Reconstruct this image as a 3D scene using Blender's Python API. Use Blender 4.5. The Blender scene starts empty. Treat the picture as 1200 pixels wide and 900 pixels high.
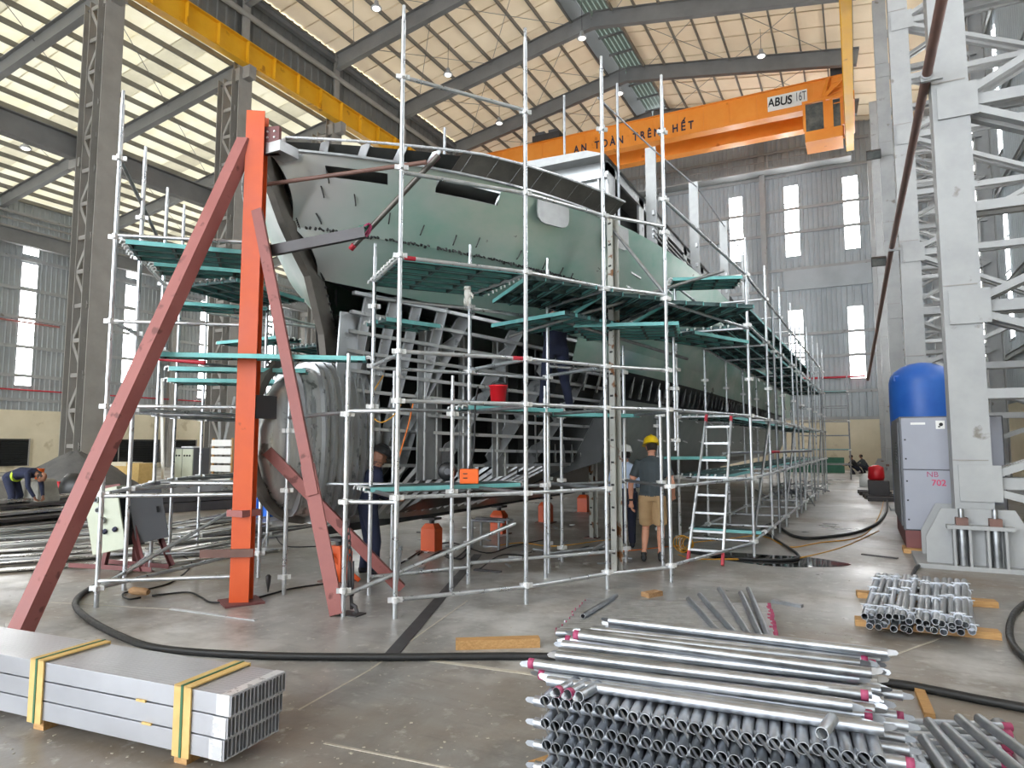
import bpy, bmesh, math, random
import numpy as np
from mathutils import Vector, Matrix, Quaternion

random.seed(7)
SC = bpy.context.scene
COL = SC.collection

# ------------------------------------------------------------------ camera
CAM_H, FPX = 1.7, 790.0
YAW, PITCH = math.atan(405 / FPX), math.atan(70 / FPX)
cd = bpy.data.cameras.new('camera')
cam = bpy.data.objects.new('camera', cd)
COL.objects.link(cam)
cam.location = (0, 0, CAM_H)
cam.rotation_euler = (math.pi / 2 + PITCH, 0, YAW)
cd.sensor_width = 36.0
cd.lens = FPX / 1200 * 36.0
cd.clip_end = 300
SC.camera = cam

# ------------------------------------------------------------------ sky, sun, exposure
world = bpy.data.worlds.new('sky')
SC.world = world
world.use_nodes = True
wn = world.node_tree.nodes
wn['Background'].inputs['Color'].default_value = (0.90, 0.95, 1.0, 1)
wn['Background'].inputs['Strength'].default_value = 2.8
sd = bpy.data.lights.new('sun', 'SUN')
sd.energy = 7.0
sd.angle = math.radians(2.0)
sd.color = (1.0, 0.98, 0.95)
sun = bpy.data.objects.new('sun', sd)
COL.objects.link(sun)
sun.location = (-30, 20, 50)
sun.rotation_euler = Vector((0.25, -0.35, -1.0)).to_track_quat('-Z', 'Y').to_euler()
vs = SC.view_settings
vs.view_transform = 'Standard'
vs.look = 'None'
vs.gamma = 1.0
vs.use_curve_mapping = False
vs.exposure = 1.4

# ------------------------------------------------------------------ helpers
FWD = Vector((-math.sin(YAW) * math.cos(PITCH), math.cos(YAW) * math.cos(PITCH), math.sin(PITCH)))
RGT = Vector((math.cos(YAW), math.sin(YAW), 0))
UPV = RGT.cross(FWD)
EYE = Vector((0, 0, CAM_H))

def at_floor(x, y, z=0.0):
    """place on the horizontal plane z that the photo shows at x, y"""
    d = FWD + RGT * ((x - 600) / FPX) + UPV * ((450 - y) / FPX)
    return EYE + d * ((z - CAM_H) / d.z)

def at_X(x, y, X):
    d = FWD + RGT * ((x - 600) / FPX) + UPV * ((450 - y) / FPX)
    return EYE + d * (X / d.x)

def at_Y(x, y, Y):
    d = FWD + RGT * ((x - 600) / FPX) + UPV * ((450 - y) / FPX)
    return EYE + d * (Y / d.y)

def rgb(r, g, b):
    f = lambda c: c / 12.92 if c <= 0.04045 else ((c + 0.055) / 1.055) ** 2.4
    return (f(r / 255), f(g / 255), f(b / 255), 1)

MATS = {}
def mat(name, c1, c2=None, rough=0.5, metal=0.0, scale=3.0, rvar=0.12, bump=0.0, bscale=60.0,
        stretch=(1, 1, 1), translucent=0.0, emit=0.0, spots=None, wave=None):
    m = bpy.data.materials.new(name)
    MATS[name] = m
    m.use_nodes = True
    nt = m.node_tree
    N, L = nt.nodes, nt.links
    b = N['Principled BSDF']
    c1 = rgb(*c1)
    c2 = rgb(*c2) if c2 else c1
    geo = N.new('ShaderNodeNewGeometry')
    mp = N.new('ShaderNodeMapping')
    mp.inputs['Scale'].default_value = stretch
    L.new(geo.outputs['Position'], mp.inputs['Vector'])
    nz = N.new('ShaderNodeTexNoise')
    nz.inputs['Scale'].default_value = scale
    nz.inputs['Detail'].default_value = 5
    nz.inputs['Roughness'].default_value = 0.62
    L.new(mp.outputs['Vector'], nz.inputs['Vector'])
    rp = N.new('ShaderNodeValToRGB')
    rp.color_ramp.elements[0].position = 0.33
    rp.color_ramp.elements[0].color = c1
    rp.color_ramp.elements[1].position = 0.67
    rp.color_ramp.elements[1].color = c2
    L.new(nz.outputs['Fac'], rp.inputs['Fac'])
    colout = rp.outputs['Color']
    if spots:                                   # (colour, scale, threshold): stains with their own shape
        n2 = N.new('ShaderNodeTexNoise')
        n2.inputs['Scale'].default_value = spots[1]
        n2.inputs['Detail'].default_value = 6
        L.new(geo.outputs['Position'], n2.inputs['Vector'])
        r2 = N.new('ShaderNodeValToRGB')
        r2.color_ramp.elements[0].position = spots[2]
        r2.color_ramp.elements[0].color = (0, 0, 0, 1)
        r2.color_ramp.elements[1].position = spots[2] + 0.06
        r2.color_ramp.elements[1].color = (1, 1, 1, 1)
        L.new(n2.outputs['Fac'], r2.inputs['Fac'])
        mx = N.new('ShaderNodeMixRGB')
        L.new(r2.outputs['Color'], mx.inputs['Fac'])
        L.new(colout, mx.inputs['Color1'])
        mx.inputs['Color2'].default_value = rgb(*spots[0])
        colout = mx.outputs['Color']
    L.new(colout, b.inputs['Base Color'])
    b.inputs['Metallic'].default_value = metal
    if rvar:
        mr = N.new('ShaderNodeMapRange')
        mr.inputs['From Min'].default_value = 0.3
        mr.inputs['From Max'].default_value = 0.7
        mr.inputs['To Min'].default_value = max(0.03, rough - rvar)
        mr.inputs['To Max'].default_value = min(1, rough + rvar)
        L.new(nz.outputs['Fac'], mr.inputs['Value'])
        L.new(mr.outputs['Result'], b.inputs['Roughness'])
    else:
        b.inputs['Roughness'].default_value = rough
    if bump:
        nb = N.new('ShaderNodeTexNoise')
        nb.inputs['Scale'].default_value = bscale
        nb.inputs['Detail'].default_value = 4
        L.new(mp.outputs['Vector'], nb.inputs['Vector'])
        bp = N.new('ShaderNodeBump')
        bp.inputs['Strength'].default_value = bump
        bp.inputs['Distance'].default_value = 0.02
        L.new(nb.outputs['Fac'], bp.inputs['Height'])
        L.new(bp.outputs['Normal'], b.inputs['Normal'])
    if emit:
        b.inputs['Emission Color'].default_value = c1
        b.inputs['Emission Strength'].default_value = emit
    if translucent:
        tr = N.new('ShaderNodeBsdfTranslucent')
        L.new(colout, tr.inputs['Color'])
        ms = N.new('ShaderNodeMixShader')
        ms.inputs['Fac'].default_value = translucent
        L.new(b.outputs['BSDF'], ms.inputs[1])
        L.new(tr.outputs['BSDF'], ms.inputs[2])
        L.new(ms.outputs['Shader'], N['Material Output'].inputs['Surface'])
    return m

WM = {}          # world matrix of every object, so that parts can be parented in place
ID4 = Matrix.Identity(4)

def link(o, parent=None, world=None):
    COL.objects.link(o)
    w = world.copy() if world is not None else ID4.copy()
    if parent is not None:
        o.parent = parent
        o.matrix_parent_inverse = WM[parent.name].inverted()
    o.matrix_basis = w
    WM[o.name] = w
    return o

def tag(o, label, cat, group=None, kind=None):
    o['label'] = label
    o['category'] = cat
    if group:
        o['group'] = group
    if kind:
        o['kind'] = kind
    return o

def thing(name, loc, label, cat, group=None, kind=None):
    o = bpy.data.objects.new(name, None)
    o.empty_display_size = 0.1
    link(o, None, Matrix.Translation(Vector(loc)))
    return tag(o, label, cat, group, kind)

class MB:
    """collects the faces of one mesh"""
    def __init__(s):
        s.v, s.f, s.m = [], [], []
    def face(s, idx, mi=0):
        s.f.append(tuple(idx)); s.m.append(mi)
    def verts(s, pts):
        k = len(s.v)
        s.v += [tuple(p) for p in pts]
        return k
    def quad(s, a, b, c, d, mi=0):
        k = s.verts((a, b, c, d)); s.face((k, k + 1, k + 2, k + 3), mi)
    def box(s, lo, hi, mi=0, M=None):
        x0, y0, z0 = lo; x1, y1, z1 = hi
        p = [(x0, y0, z0), (x1, y0, z0), (x1, y1, z0), (x0, y1, z0), (x0, y0, z1), (x1, y0, z1), (x1, y1, z1), (x0, y1, z1)]
        if M is not None:
            p = [M @ Vector(q) for q in p]
        k = s.verts(p)
        for q in ((3, 2, 1, 0), (4, 5, 6, 7), (0, 1, 5, 4), (1, 2, 6, 5), (2, 3, 7, 6), (3, 0, 4, 7)):
            s.face([k + i for i in q], mi)
    def prism(s, prof, h0, h1, mi=0, M=None):
        n = len(prof)
        p = [Vector((x, y, h0)) for x, y in prof] + [Vector((x, y, h1)) for x, y in prof]
        if M is not None:
            p = [M @ q for q in p]
        k = s.verts(p)
        s.face([k + i for i in range(n)][::-1], mi)
        s.face([k + n + i for i in range(n)], mi)
        for i in range(n):
            j = (i + 1) % n
            s.face((k + i, k + j, k + n + j, k + n + i), mi)
    def loft(s, rings, mi=0, caps=True, closed=True):
        n = len(rings[0])
        ks = [s.verts(r) for r in rings]
        for a, b in zip(ks, ks[1:]):
            for i in range(n if closed else n - 1):
                j = (i + 1) % n
                s.face((a + i, a + j, b + j, b + i), mi)
        if caps:
            s.face([ks[0] + i for i in range(n)][::-1], mi)
            s.face([ks[-1] + i for i in range(n)], mi)
    def tube(s, pts, r, n=8, mi=0, caps=True):
        pts = [Vector(p) for p in pts]
        rs = r if isinstance(r, (list, tuple)) else [r] * len(pts)
        rings, ref = [], None
        for i, p in enumerate(pts):
            t = (pts[min(i + 1, len(pts) - 1)] - pts[max(i - 1, 0)]).normalized()
            if ref is None:
                ref = Vector((0, 0, 1)) if abs(t.z) < 0.9 else Vector((1, 0, 0))
            u = (ref - t * ref.dot(t)).normalized()
            ref = u
            w = t.cross(u)
            rings.append([p + (u * math.cos(a) + w * math.sin(a)) * rs[i] for a in [2 * math.pi * k / n for k in range(n)]])
        s.loft(rings, mi, caps)
    def lathe(s, prof, n=16, mi=0, M=None):
        rings = []
        for r, z in prof:
            ring = [Vector((r * math.cos(2 * math.pi * k / n), r * math.sin(2 * math.pi * k / n), z)) for k in range(n)]
            rings.append([M @ q for q in ring] if M is not None else ring)
        s.loft(rings, mi, True)
    def ellipsoid(s, c, r, n=12, m=8, mi=0, M=None):
        rings = []
        for j in range(1, m):
            t = math.pi * j / m
            ring = [Vector((c[0] + r[0] * math.sin(t) * math.cos(2 * math.pi * k / n), c[1] + r[1] * math.sin(t) * math.sin(2 * math.pi * k / n), c[2] - r[2] * math.cos(t))) for k in range(n)]
            rings.append([M @ q for q in ring] if M is not None else ring)
        s.loft(rings, mi, True)
    def mesh(s, name, mats, smooth=False):
        me = bpy.data.meshes.new(name)
        me.from_pydata(s.v, [], s.f)
        for m in (mats if isinstance(mats, (list, tuple)) else [mats]):
            me.materials.append(MATS[m])
        if any(s.m):
            me.polygons.foreach_set('material_index', s.m)
        if smooth:
            me.polygons.foreach_set('use_smooth', [len(f) <= 4 for f in s.f])
        me.update()
        return me
    def build(s, name, mats, parent=None, world=None, smooth=False):
        return link(bpy.data.objects.new(name, s.mesh(name, mats, smooth)), parent, world)

CACHE = {}
def unit_tube(m, n=10, hollow=False):
    k = ('tube', m, n, hollow)
    if k not in CACHE:
        b = MB()
        if hollow:
            out, inn = [], []
            for z in (0, 1):
                out.append([(math.cos(2 * math.pi * i / n), math.sin(2 * math.pi * i / n), z) for i in range(n)])
                inn.append([(0.86 * math.cos(2 * math.pi * i / n), 0.86 * math.sin(2 * math.pi * i / n), z) for i in range(n)])
            b.loft([inn[0], out[0], out[1], inn[1], inn[0]], 0, False)
        else:
            b.lathe([(1, 0), (1, 1)], n)
        me = b.mesh('tube', m, False)
        me.polygons.foreach_set('use_smooth', [len(p.vertices) == 4 and abs(p.normal.z) < 0.5 for p in me.polygons])
        CACHE[k] = me
    return CACHE[k]

def axis_matrix(a, b, up=(0, 0, 1)):
    a, b = Vector(a), Vector(b)
    z = (b - a).normalized()
    u = Vector(up)
    if abs(z.dot(u.normalized())) > 0.999:
        u = Vector((0, 1, 0)) if abs(z.y) < 0.9 else Vector((1, 0, 0))
    y = (u - z * u.dot(z)).normalized()
    x = y.cross(z)
    M = Matrix((x, y, z)).transposed().to_4x4()
    M.translation = a
    return M

def tube(name, a, b, r, m, parent=None, n=10, hollow=False):
    L = (Vector(b) - Vector(a)).length
    o = bpy.data.objects.new(name, unit_tube(m, n, hollow))
    return link(o, parent, axis_matrix(a, b) @ Matrix.Diagonal((r, r, L, 1)))

def I_prof(h, w, tf, tw):
    a, c = w / 2, h / 2
    return [(-a, -c), (a, -c), (a, -c + tf), (tw / 2, -c + tf), (tw / 2, c - tf), (a, c - tf), (a, c), (-a, c), (-a, c - tf), (-tw / 2, c - tf), (-tw / 2, -c + tf), (-a, -c + tf)]
def C_prof(h, w, t):
    c = h / 2
    return [(0, -c), (w, -c), (w, -c + t), (t, -c + t), (t, c - t), (w, c - t), (w, c), (0, c)]
def L_prof(w, h, t):
    return [(0, 0), (w, 0), (w, t), (t, t), (t, h), (0, h)]
def R_prof(w, h):
    return [(-w / 2, -h / 2), (w / 2, -h / 2), (w / 2, h / 2), (-w / 2, h / 2)]

def beam(name, a, b, prof, m, parent=None, up=(0, 0, 1)):
    """a rolled section of profile prof (x across, y along up) from a to b"""
    k = ('beam', tuple(prof), m)
    if k not in CACHE:
        q = MB(); q.prism(prof, 0, 1)
        CACHE[k] = q.mesh(name, m)
    o = bpy.data.objects.new(name, CACHE[k])
    L = (Vector(b) - Vector(a)).length
    return link(o, parent, axis_matrix(a, b, up) @ Matrix.Diagonal((1, 1, L, 1)))

def box(name, lo, hi, m, parent=None, M=None, bev=0.0):
    b = MB()
    b.box(lo, hi, 0)
    o = b.build(name, m, parent, M)
    if bev:
        md = o.modifiers.new('bevel', 'BEVEL'); md.width = bev; md.segments = 2
    return o

def shared_box(name, c, size, m, parent=None, R=None):
    k = ('box', m)
    if k not in CACHE:
        q = MB(); q.box((-.5, -.5, -.5), (.5, .5, .5)); CACHE[k] = q.mesh('box', m)
    w = Matrix.Translation(Vector(c)) @ (R.to_4x4() if R is not None else ID4) @ Matrix.Diagonal((*size, 1))
    return link(bpy.data.objects.new(name, CACHE[k]), parent, w)

def RZ(a):
    return Matrix.Rotation(a, 4, 'Z')

def place(p, a=0.0):
    return Matrix.Translation(Vector(p)) @ RZ(a)

def smooth_path(pts, sub=6):
    """Catmull-Rom through pts"""
    P = [Vector(p) for p in pts]
    P = [P[0] * 2 - P[1]] + P + [P[-1] * 2 - P[-2]]
    out = []
    for i in range(1, len(P) - 2):
        a, b, c, d = P[i - 1:i + 3]
        for k in range(sub):
            t = k / sub
            out.append(0.5 * ((2 * b) + (c - a) * t + (2 * a - 5 * b + 4 * c - d) * t * t + (3 * b - a - 3 * c + d) * t ** 3))
    out.append(P[-2])
    return out

def hose(name, pts, r, m, parent=None, sub=6, n=8):
    b = MB(); b.tube(smooth_path(pts, sub), r, n)
    return b.build(name, m, parent, None, True)

def text(name, s, size, m, parent, world, ext=0.004, align='CENTER', bold=0.0):
    c = bpy.data.curves.new(name, 'FONT')
    c.body = s
    c.size = size
    c.extrude = ext
    c.offset = bold
    c.align_x = align
    c.align_y = 'CENTER'
    tmp = bpy.data.objects.new(name, c)
    COL.objects.link(tmp)
    me = bpy.data.meshes.new_from_object(tmp.evaluated_get(bpy.context.evaluated_depsgraph_get()))
    bpy.data.objects.remove(tmp)
    me.materials.clear()
    me.materials.append(MATS[m])
    return link(bpy.data.objects.new(name, me), parent, world)

# ------------------------------------------------------------------ materials
mat('steel_grey', (150, 152, 153), (166, 168, 168), 0.55, 0, 1.5, spots=((120, 116, 108), 2.6, .66))
mat('steel_column', (136, 133, 128), (152, 149, 144), 0.55, 0, 1.2)
mat('rafter_grey', (112, 112, 112), (126, 126, 125), 0.6, 0, 1.0)
mat('purlin_grey', (118, 114, 106), (134, 130, 122), 0.6, 0, 1.0)
mat('roof_beige', (222, 202, 172), (232, 214, 186), 0.8, 0, 0.35, translucent=0.030)
mat('roof_pale', (236, 228, 196), (246, 242, 220), 0.8, 0, 0.5, translucent=0.078)
mat('roof_pale_grey', (196, 190, 166), (222, 216, 192), 0.8, 0, 0.6, translucent=0.078)
mat('cladding', (148, 153, 156), (162, 167, 170), 0.6, 0, 0.8)
mat('cladding_light', (162, 170, 175), (174, 182, 187), 0.6, 0, 0.8)
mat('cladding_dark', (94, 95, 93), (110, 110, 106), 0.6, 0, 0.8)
mat('cream_wall', (212, 202, 176), (224, 214, 190), 0.8, 0, 0.7, spots=((194, 182, 154), 0.9, .6))
mat('louver_black', (38, 40, 42), (52, 54, 56), 0.5, 0, 4)
mat('window_light', (255, 255, 255), None, 0.5, 0, 1, 0, emit=7.0)
mat('crane_yellow', (218, 160, 22), (230, 176, 40), 0.45, 0, 0.8, spots=((176, 120, 20), 1.4, .64))
mat('crane_orange', (238, 142, 44), (246, 158, 62), 0.45, 0, 0.7, spots=((206, 112, 30), 1.6, .66))
mat('crane_glass', (60, 66, 70), (110, 112, 108), 0.1, 0, 2)
mat('sign_white', (236, 236, 232), None, 0.5)
mat('ink_black', (24, 24, 28), None, 0.6)
mat('ink_blue', (30, 32, 60), None, 0.6)
mat('ink_red', (196, 52, 92), (210, 80, 110), 0.6, 0, 30)
mat('galvanised', (166, 171, 178), (196, 200, 206), 0.40, 0.9, 9, 0.10)
mat('scaffold_zinc', (192, 196, 200), (216, 219, 222), 0.32, 0.8, 9, 0.08)
mat('galvanised_dull', (142, 145, 148), (172, 175, 178), 0.42, 0.9, 9, 0.10)
mat('coupler_zinc', (222, 224, 224), (238, 238, 238), 0.4, 0.45, 30)
mat('paint_red', (176, 34, 52), (190, 52, 66), 0.5, 0, 12)
mat('paint_magenta', (150, 40, 84), (176, 82, 116), 0.55, 0, 14)
mat('plank_teal', (64, 86, 87), (94, 118, 118), 0.5, 0.25, 5, spots=((48, 66, 66), 7, .56))
mat('plank_edge', (110, 184, 183), (134, 202, 199), 0.45, 0.1, 5)
mat('aluminium', (178, 181, 183), (206, 208, 210), 0.36, 0.65, 2.2, 0.10, spots=((140, 143, 146), 5, .62))
mat('aluminium_dull', (146, 148, 148), (172, 174, 174), 0.45, 0.6, 3, 0.10)
mat('hull_green', (186, 198, 190), (142, 184, 170), 0.34, 0.55, 0.75, 0.08, stretch=(1, 1, 1.6))
mat('hull_grey', (150, 153, 154), (172, 174, 173), 0.36, 0.8, 1.2, 0.10)
mat('hull_lower', (128, 138, 134), (162, 168, 164), 0.36, 0.45, 1.6, 0.10)
mat('hull_bottom', (146, 147, 146), (168, 169, 168), 0.45, 0.25, 2.0, 0.10)
mat('bulb_metal', (168, 170, 170), (206, 207, 206), 0.33, 0.6, 3.5, 0.12, bump=0.5, bscale=5, stretch=(1, 2.5, .5), spots=((120, 121, 120), 6, .6))
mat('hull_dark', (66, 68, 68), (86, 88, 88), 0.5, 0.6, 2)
mat('weld_black', (22, 22, 22), (48, 48, 48), 0.6)
mat('stem_steel', (92, 88, 84), (116, 112, 106), 0.5, 0.6, 4)
mat('orange_paint', (208, 82, 34), (218, 94, 44), 0.42, 0, 2.0, spots=((150, 60, 30), 4.0, .69))
mat('red_oxide', (146, 86, 82), (160, 100, 95), 0.55, 0, 2.5, spots=((112, 66, 62), 5, .62))
mat('dark_oxide', (104, 76, 68), (124, 92, 82), 0.6, 0, 3)
mat('rust_post', (170, 170, 164), (188, 188, 180), 0.6, 0.1, 2, spots=((122, 82, 50), 6.5, .58))
mat('rubber_black', (24, 25, 26), (40, 41, 42), 0.5, 0, 20)
mat('cable_black', (20, 20, 21), (32, 32, 33), 0.5, 0, 20)
mat('cord_yellow', (206, 146, 30), (222, 166, 56), 0.5, 0, 10)
mat('cord_orange', (222, 118, 34), (232, 130, 52), 0.5, 0, 10)
mat('wood', (176, 132, 80), (204, 162, 108), 0.7, 0, 9, stretch=(1, 8, 8), bump=0.2)
mat('wood_old', (150, 114, 78), (176, 140, 100), 0.75, 0, 8, stretch=(1, 6, 6), bump=0.2)
mat('cardboard', (206, 172, 106), (220, 188, 124), 0.75, 0, 12)
mat('strap_green', (62, 110, 78), None, 0.5)
mat('profile_alu', (176, 178, 184), (190, 192, 198), 0.36, 0.55, 1.4, 0.08)
mat('film_white', (206, 208, 212), (224, 226, 228), 0.3, 0.2, 8)
mat('hollow_dark', (30, 31, 33), None, 0.7)
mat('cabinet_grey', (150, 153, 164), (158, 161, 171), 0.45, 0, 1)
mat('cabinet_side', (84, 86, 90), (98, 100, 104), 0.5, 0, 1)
mat('tank_blue', (34, 88, 176), (46, 104, 190), 0.42, 0, 1.5)
mat('base_maroon', (108, 62, 62), (122, 74, 72), 0.6, 0, 3)
mat('panel_cream', (186, 192, 172), (198, 203, 184), 0.5, 0, 3)
mat('dark_plastic', (28, 29, 31), None, 0.4)
mat('white_plastic', (226, 228, 228), None, 0.5)
mat('bucket_red', (206, 22, 36), (218, 32, 44), 0.4, 0, 4)
mat('safety_orange', (240, 104, 30), None, 0.5)
mat('crate_blue', (30, 92, 190), (44, 108, 206), 0.5, 0, 3)
mat('concrete_block', (140, 138, 130), (172, 168, 158), 0.9, 0, 3, bump=0.4, bscale=14)
mat('sand_grey', (84, 84, 84), (104, 103, 101), 0.95, 0, 2, bump=0.5, bscale=9)
mat('sheet_metal', (188, 186, 180), (214, 212, 206), 0.3, 0.75, 1.6)
mat('dark_steel', (62, 60, 62), (80, 77, 78), 0.5, 0.3, 2)
mat('glove_white', (214, 212, 204), (196, 194, 186), 0.9, 0, 14)
mat('water', (40, 40, 40), None, 0.04, 0, 1, 0)
mat('net_green', (60, 110, 92), (74, 126, 106), 0.8, 0, 4)
mat('skin', (196, 138, 112), (206, 150, 124), 0.55, 0, 10)
mat('skin_dark', (150, 104, 82), (162, 116, 92), 0.55, 0, 10)
mat('hair_dark', (40, 32, 28), None, 0.7)
mat('shirt_charcoal', (58, 66, 70), (70, 78, 82), 0.85, 0, 8)
mat('shorts_khaki', (166, 136, 98), (180, 150, 112), 0.85, 0, 8)
mat('shirt_blue', (176, 194, 222), (192, 208, 232), 0.85, 0, 6)
mat('trouser_navy', (24, 28, 44), (32, 36, 54), 0.85, 0, 8)
mat('overall_navy', (30, 36, 58), (42, 48, 72), 0.9, 0, 8)
mat('helmet_yellow', (238, 200, 24), None, 0.3)
mat('helmet_white', (226, 228, 228), None, 0.3)
mat('shoe_black', (22, 22, 24), None, 0.5)
mat('reflective_yellow', (196, 222, 60), None, 0.5)
mat('ridge_sheet', (84, 96, 88), (104, 116, 106), 0.5, 0, 3, translucent=0.05)
mat('lamp_glass', (236, 236, 230), None, 0.2, 0, 1, 0, emit=1.2)

def bow_gradation():
    # the protective film of the bow plates runs from bare grey at the stem to green further aft
    m = MATS['hull_green']; nt = m.node_tree; N, L = nt.nodes, nt.links
    b = N['Principled BSDF']
    old = b.inputs['Base Color'].links[0].from_socket
    geo = N.new('ShaderNodeNewGeometry'); sx = N.new('ShaderNodeSeparateXYZ')
    L.new(geo.outputs['Position'], sx.inputs['Vector'])
    n = N.new('ShaderNodeTexNoise'); n.inputs['Scale'].default_value = 1.3
    L.new(geo.outputs['Position'], n.inputs['Vector'])
    ad = N.new('ShaderNodeMath'); ad.operation = 'MULTIPLY_ADD'; ad.inputs[1].default_value = 1.6
    L.new(n.outputs['Fac'], ad.inputs[0]); L.new(sx.outputs['Y'], ad.inputs[2])
    r = N.new('ShaderNodeMapRange'); r.inputs['From Min'].default_value = 6.7; r.inputs['From Max'].default_value = 8.1
    L.new(ad.outputs['Value'], r.inputs['Value'])
    x = N.new('ShaderNodeMixRGB'); L.new(r.outputs['Result'], x.inputs['Fac'])
    x.inputs['Color1'].default_value = rgb(186, 188, 188); L.new(old, x.inputs['Color2'])
    L.new(x.outputs['Color'], b.inputs['Base Color'])
bow_gradation()

def floor_material():
    m = mat('floor_concrete', (134, 133, 130), (166, 164, 160), 0.40, 0, 0.55, 0.16)
    nt = m.node_tree; N, L = nt.nodes, nt.links
    b = N['Principled BSDF']
    old = b.inputs['Base Color'].links[0].from_socket
    geo = N.new('ShaderNodeNewGeometry')
    def layer(prev, scale, lo, hi, colr, amount, detail=6, stretch=(1, 1, 1)):
        mp = N.new('ShaderNodeMapping'); mp.inputs['Scale'].default_value = stretch
        L.new(geo.outputs['Position'], mp.inputs['Vector'])
        n = N.new('ShaderNodeTexNoise'); n.inputs['Scale'].default_value = scale; n.inputs['Detail'].default_value = detail
        n.inputs['Roughness'].default_value = 0.65
        L.new(mp.outputs['Vector'], n.inputs['Vector'])
        r = N.new('ShaderNodeMapRange'); r.inputs['From Min'].default_value = lo; r.inputs['From Max'].default_value = hi
        r.inputs['To Max'].default_value = amount
        L.new(n.outputs['Fac'], r.inputs['Value'])
        x = N.new('ShaderNodeMixRGB')
        L.new(r.outputs['Result'], x.inputs['Fac']); L.new(prev, x.inputs['Color1']); x.inputs['Color2'].default_value = rgb(*colr)
        return x.outputs['Color']
    c = layer(old, 2.6, 0.45, 0.70, (92, 87, 80), 0.55, 8, (1, .55, 1))
    c = layer(c, 3.7, 0.52, 0.70, (170, 166, 158), 0.45, 8, (.5, 1, 1))
    c = layer(c, 0.28, 0.46, 0.62, (122, 104, 82), 0.7)          # brown tyre and rust staining
    c = layer(c, 0.9, 0.56, 0.74, (78, 74, 70), 0.7)                # oil
    c = layer(c, 0.45, 0.52, 0.66, (214, 213, 210), 0.75)           # grinding dust
    c = layer(c, 7.0, 0.57, 0.70, (206, 204, 200), 0.5, 8)         # scattered chips and scratches
    c = layer(c, 5.0, 0.55, 0.75, (92, 88, 84), 0.4, 8, (0.3, 2.2, 1))
    L.new(c, b.inputs['Base Color'])
    nb = N.new('ShaderNodeTexNoise'); nb.inputs['Scale'].default_value = 30; nb.inputs['Detail'].default_value = 6
    L.new(geo.outputs['Position'], nb.inputs['Vector'])
    bp = N.new('ShaderNodeBump'); bp.inputs['Strength'].default_value = 0.12; bp.inputs['Distance'].default_value = 0.01
    L.new(nb.outputs['Fac'], bp.inputs['Height']); L.new(bp.outputs['Normal'], b.inputs['Normal'])
floor_material()

# ================================================================== THE HALL
XL, XR, XAISLE = -25.2, 1.4, -46.0       # left column row, right column row, far left wall
Y0, YF = -26.0, 50.0                      # open gable behind the camera, far wall
RIDGE_X, RIDGE_Z, EAVE_Z = -12.3, 25.5, 23.3
XRW = 5.2                                # right wall
RS = (RIDGE_Z - EAVE_Z) / (RIDGE_X - XL)
roof_z = lambda x: RIDGE_Z - abs(x - RIDGE_X) * RS
aisle_z = lambda x: 19.5 + (x - XL) * 0.142
FRAMES = [15.0 + 6.25 * k for k in range(-6, 6)]

def struct(o, label, cat):
    return tag(o, label, cat, None, 'structure')

fl = MB()
fl.quad((XAISLE - .3, Y0 - 6, 0), (XRW + .3, Y0 - 6, 0), (XRW + .3, YF + .3, 0), (XAISLE - .3, YF + .3, 0))
floor_o = struct(fl.build('floor', 'floor_concrete'), 'stained grey concrete floor of the ship hall', 'floor')
mat('joint_filler', (176, 170, 156), (196, 190, 178), 0.8, 0, 20)
for a_, c_, w_j in (((380, 871), (560, 907), .018), ((505, 774), (660, 795), .05), ((350, 832), (432, 786), .014), ((432, 786), (548, 704), .014), ((200, 714), (60, 706), .016), ((960, 800), (1110, 745), .02)):
    A_, C_ = at_floor(*a_), at_floor(*c_)
    beam('joint_line', A_ + Vector((0, 0, .0015)), C_ + Vector((0, 0, .0015)), R_prof(w_j, .003), 'joint_filler', floor_o)
ch = MB()                                        # chips, swarf and crumbs swept about the floor
for k in range(1000):
    px, py = random.uniform(0, 1040), 600 + 300 * random.random()
    p = at_floor(px, py)
    s = random.uniform(.003, .009)
    ch.box((-s, -s * random.uniform(.3, 1), 0), (s, s * .5, s * .3), 0, place(p, random.uniform(0, 3)))
ch_o = ch.build('floor_chips', 'joint_filler'); tag(ch_o, 'pale metal chips and crumbs scattered over the floor', 'debris', None, 'stuff')

# --- main roof
ceil = thing('ceiling', (RIDGE_X, 20, 0), 'beige sheet roof with purlins above the main hall', 'ceiling', None, 'structure')
SHEET = 1.6
k = 0
y = Y0
while y < YF - .01:
    y1 = min(y + SHEET, YF)
    for s in (-1, 1):
        xe = XL - .4 if s < 0 else XRW + .2
        xr = RIDGE_X + s * 1.15
        b = MB()
        zz = 0.012 * (k % 2)
        a0, a1 = (xe, roof_z(xe) + .35 + zz), (xr, roof_z(xr) + .35 + zz)
        n = 10
        P = [(a0[0] + (a1[0] - a0[0]) * i / n, a0[1] + (a1[1] - a0[1]) * i / n) for i in range(n + 1)]
        for (xa, za), (xb, zb) in zip(P, P[1:]):
            b.quad((xa, y - .06, za), (xb, y - .06, zb), (xb, y1, zb), (xa, y1, za))
            b.quad((xa, y1 - .05, za), (xb, y1 - .05, zb), (xb, y1 - .025, zb - .05), (xa, y1 - .025, za - .05))
            b.quad((xa, y1 - .025, za - .05), (xb, y1 - .025, zb - .05), (xb, y1, zb), (xa, y1, za))
        b.build('roof_sheet', 'roof_beige', ceil)
    y = y1; k += 1
for s in (-1, 1):
    for i in range(10):
        x = RIDGE_X + s * (1.2 + i * 1.3)
        if XL < x < XRW:
            beam('purlin', (x, Y0, roof_z(x) + .2), (x, YF, roof_z(x) + .2), C_prof(.22, .08, .012), 'purlin_grey', ceil)
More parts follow.
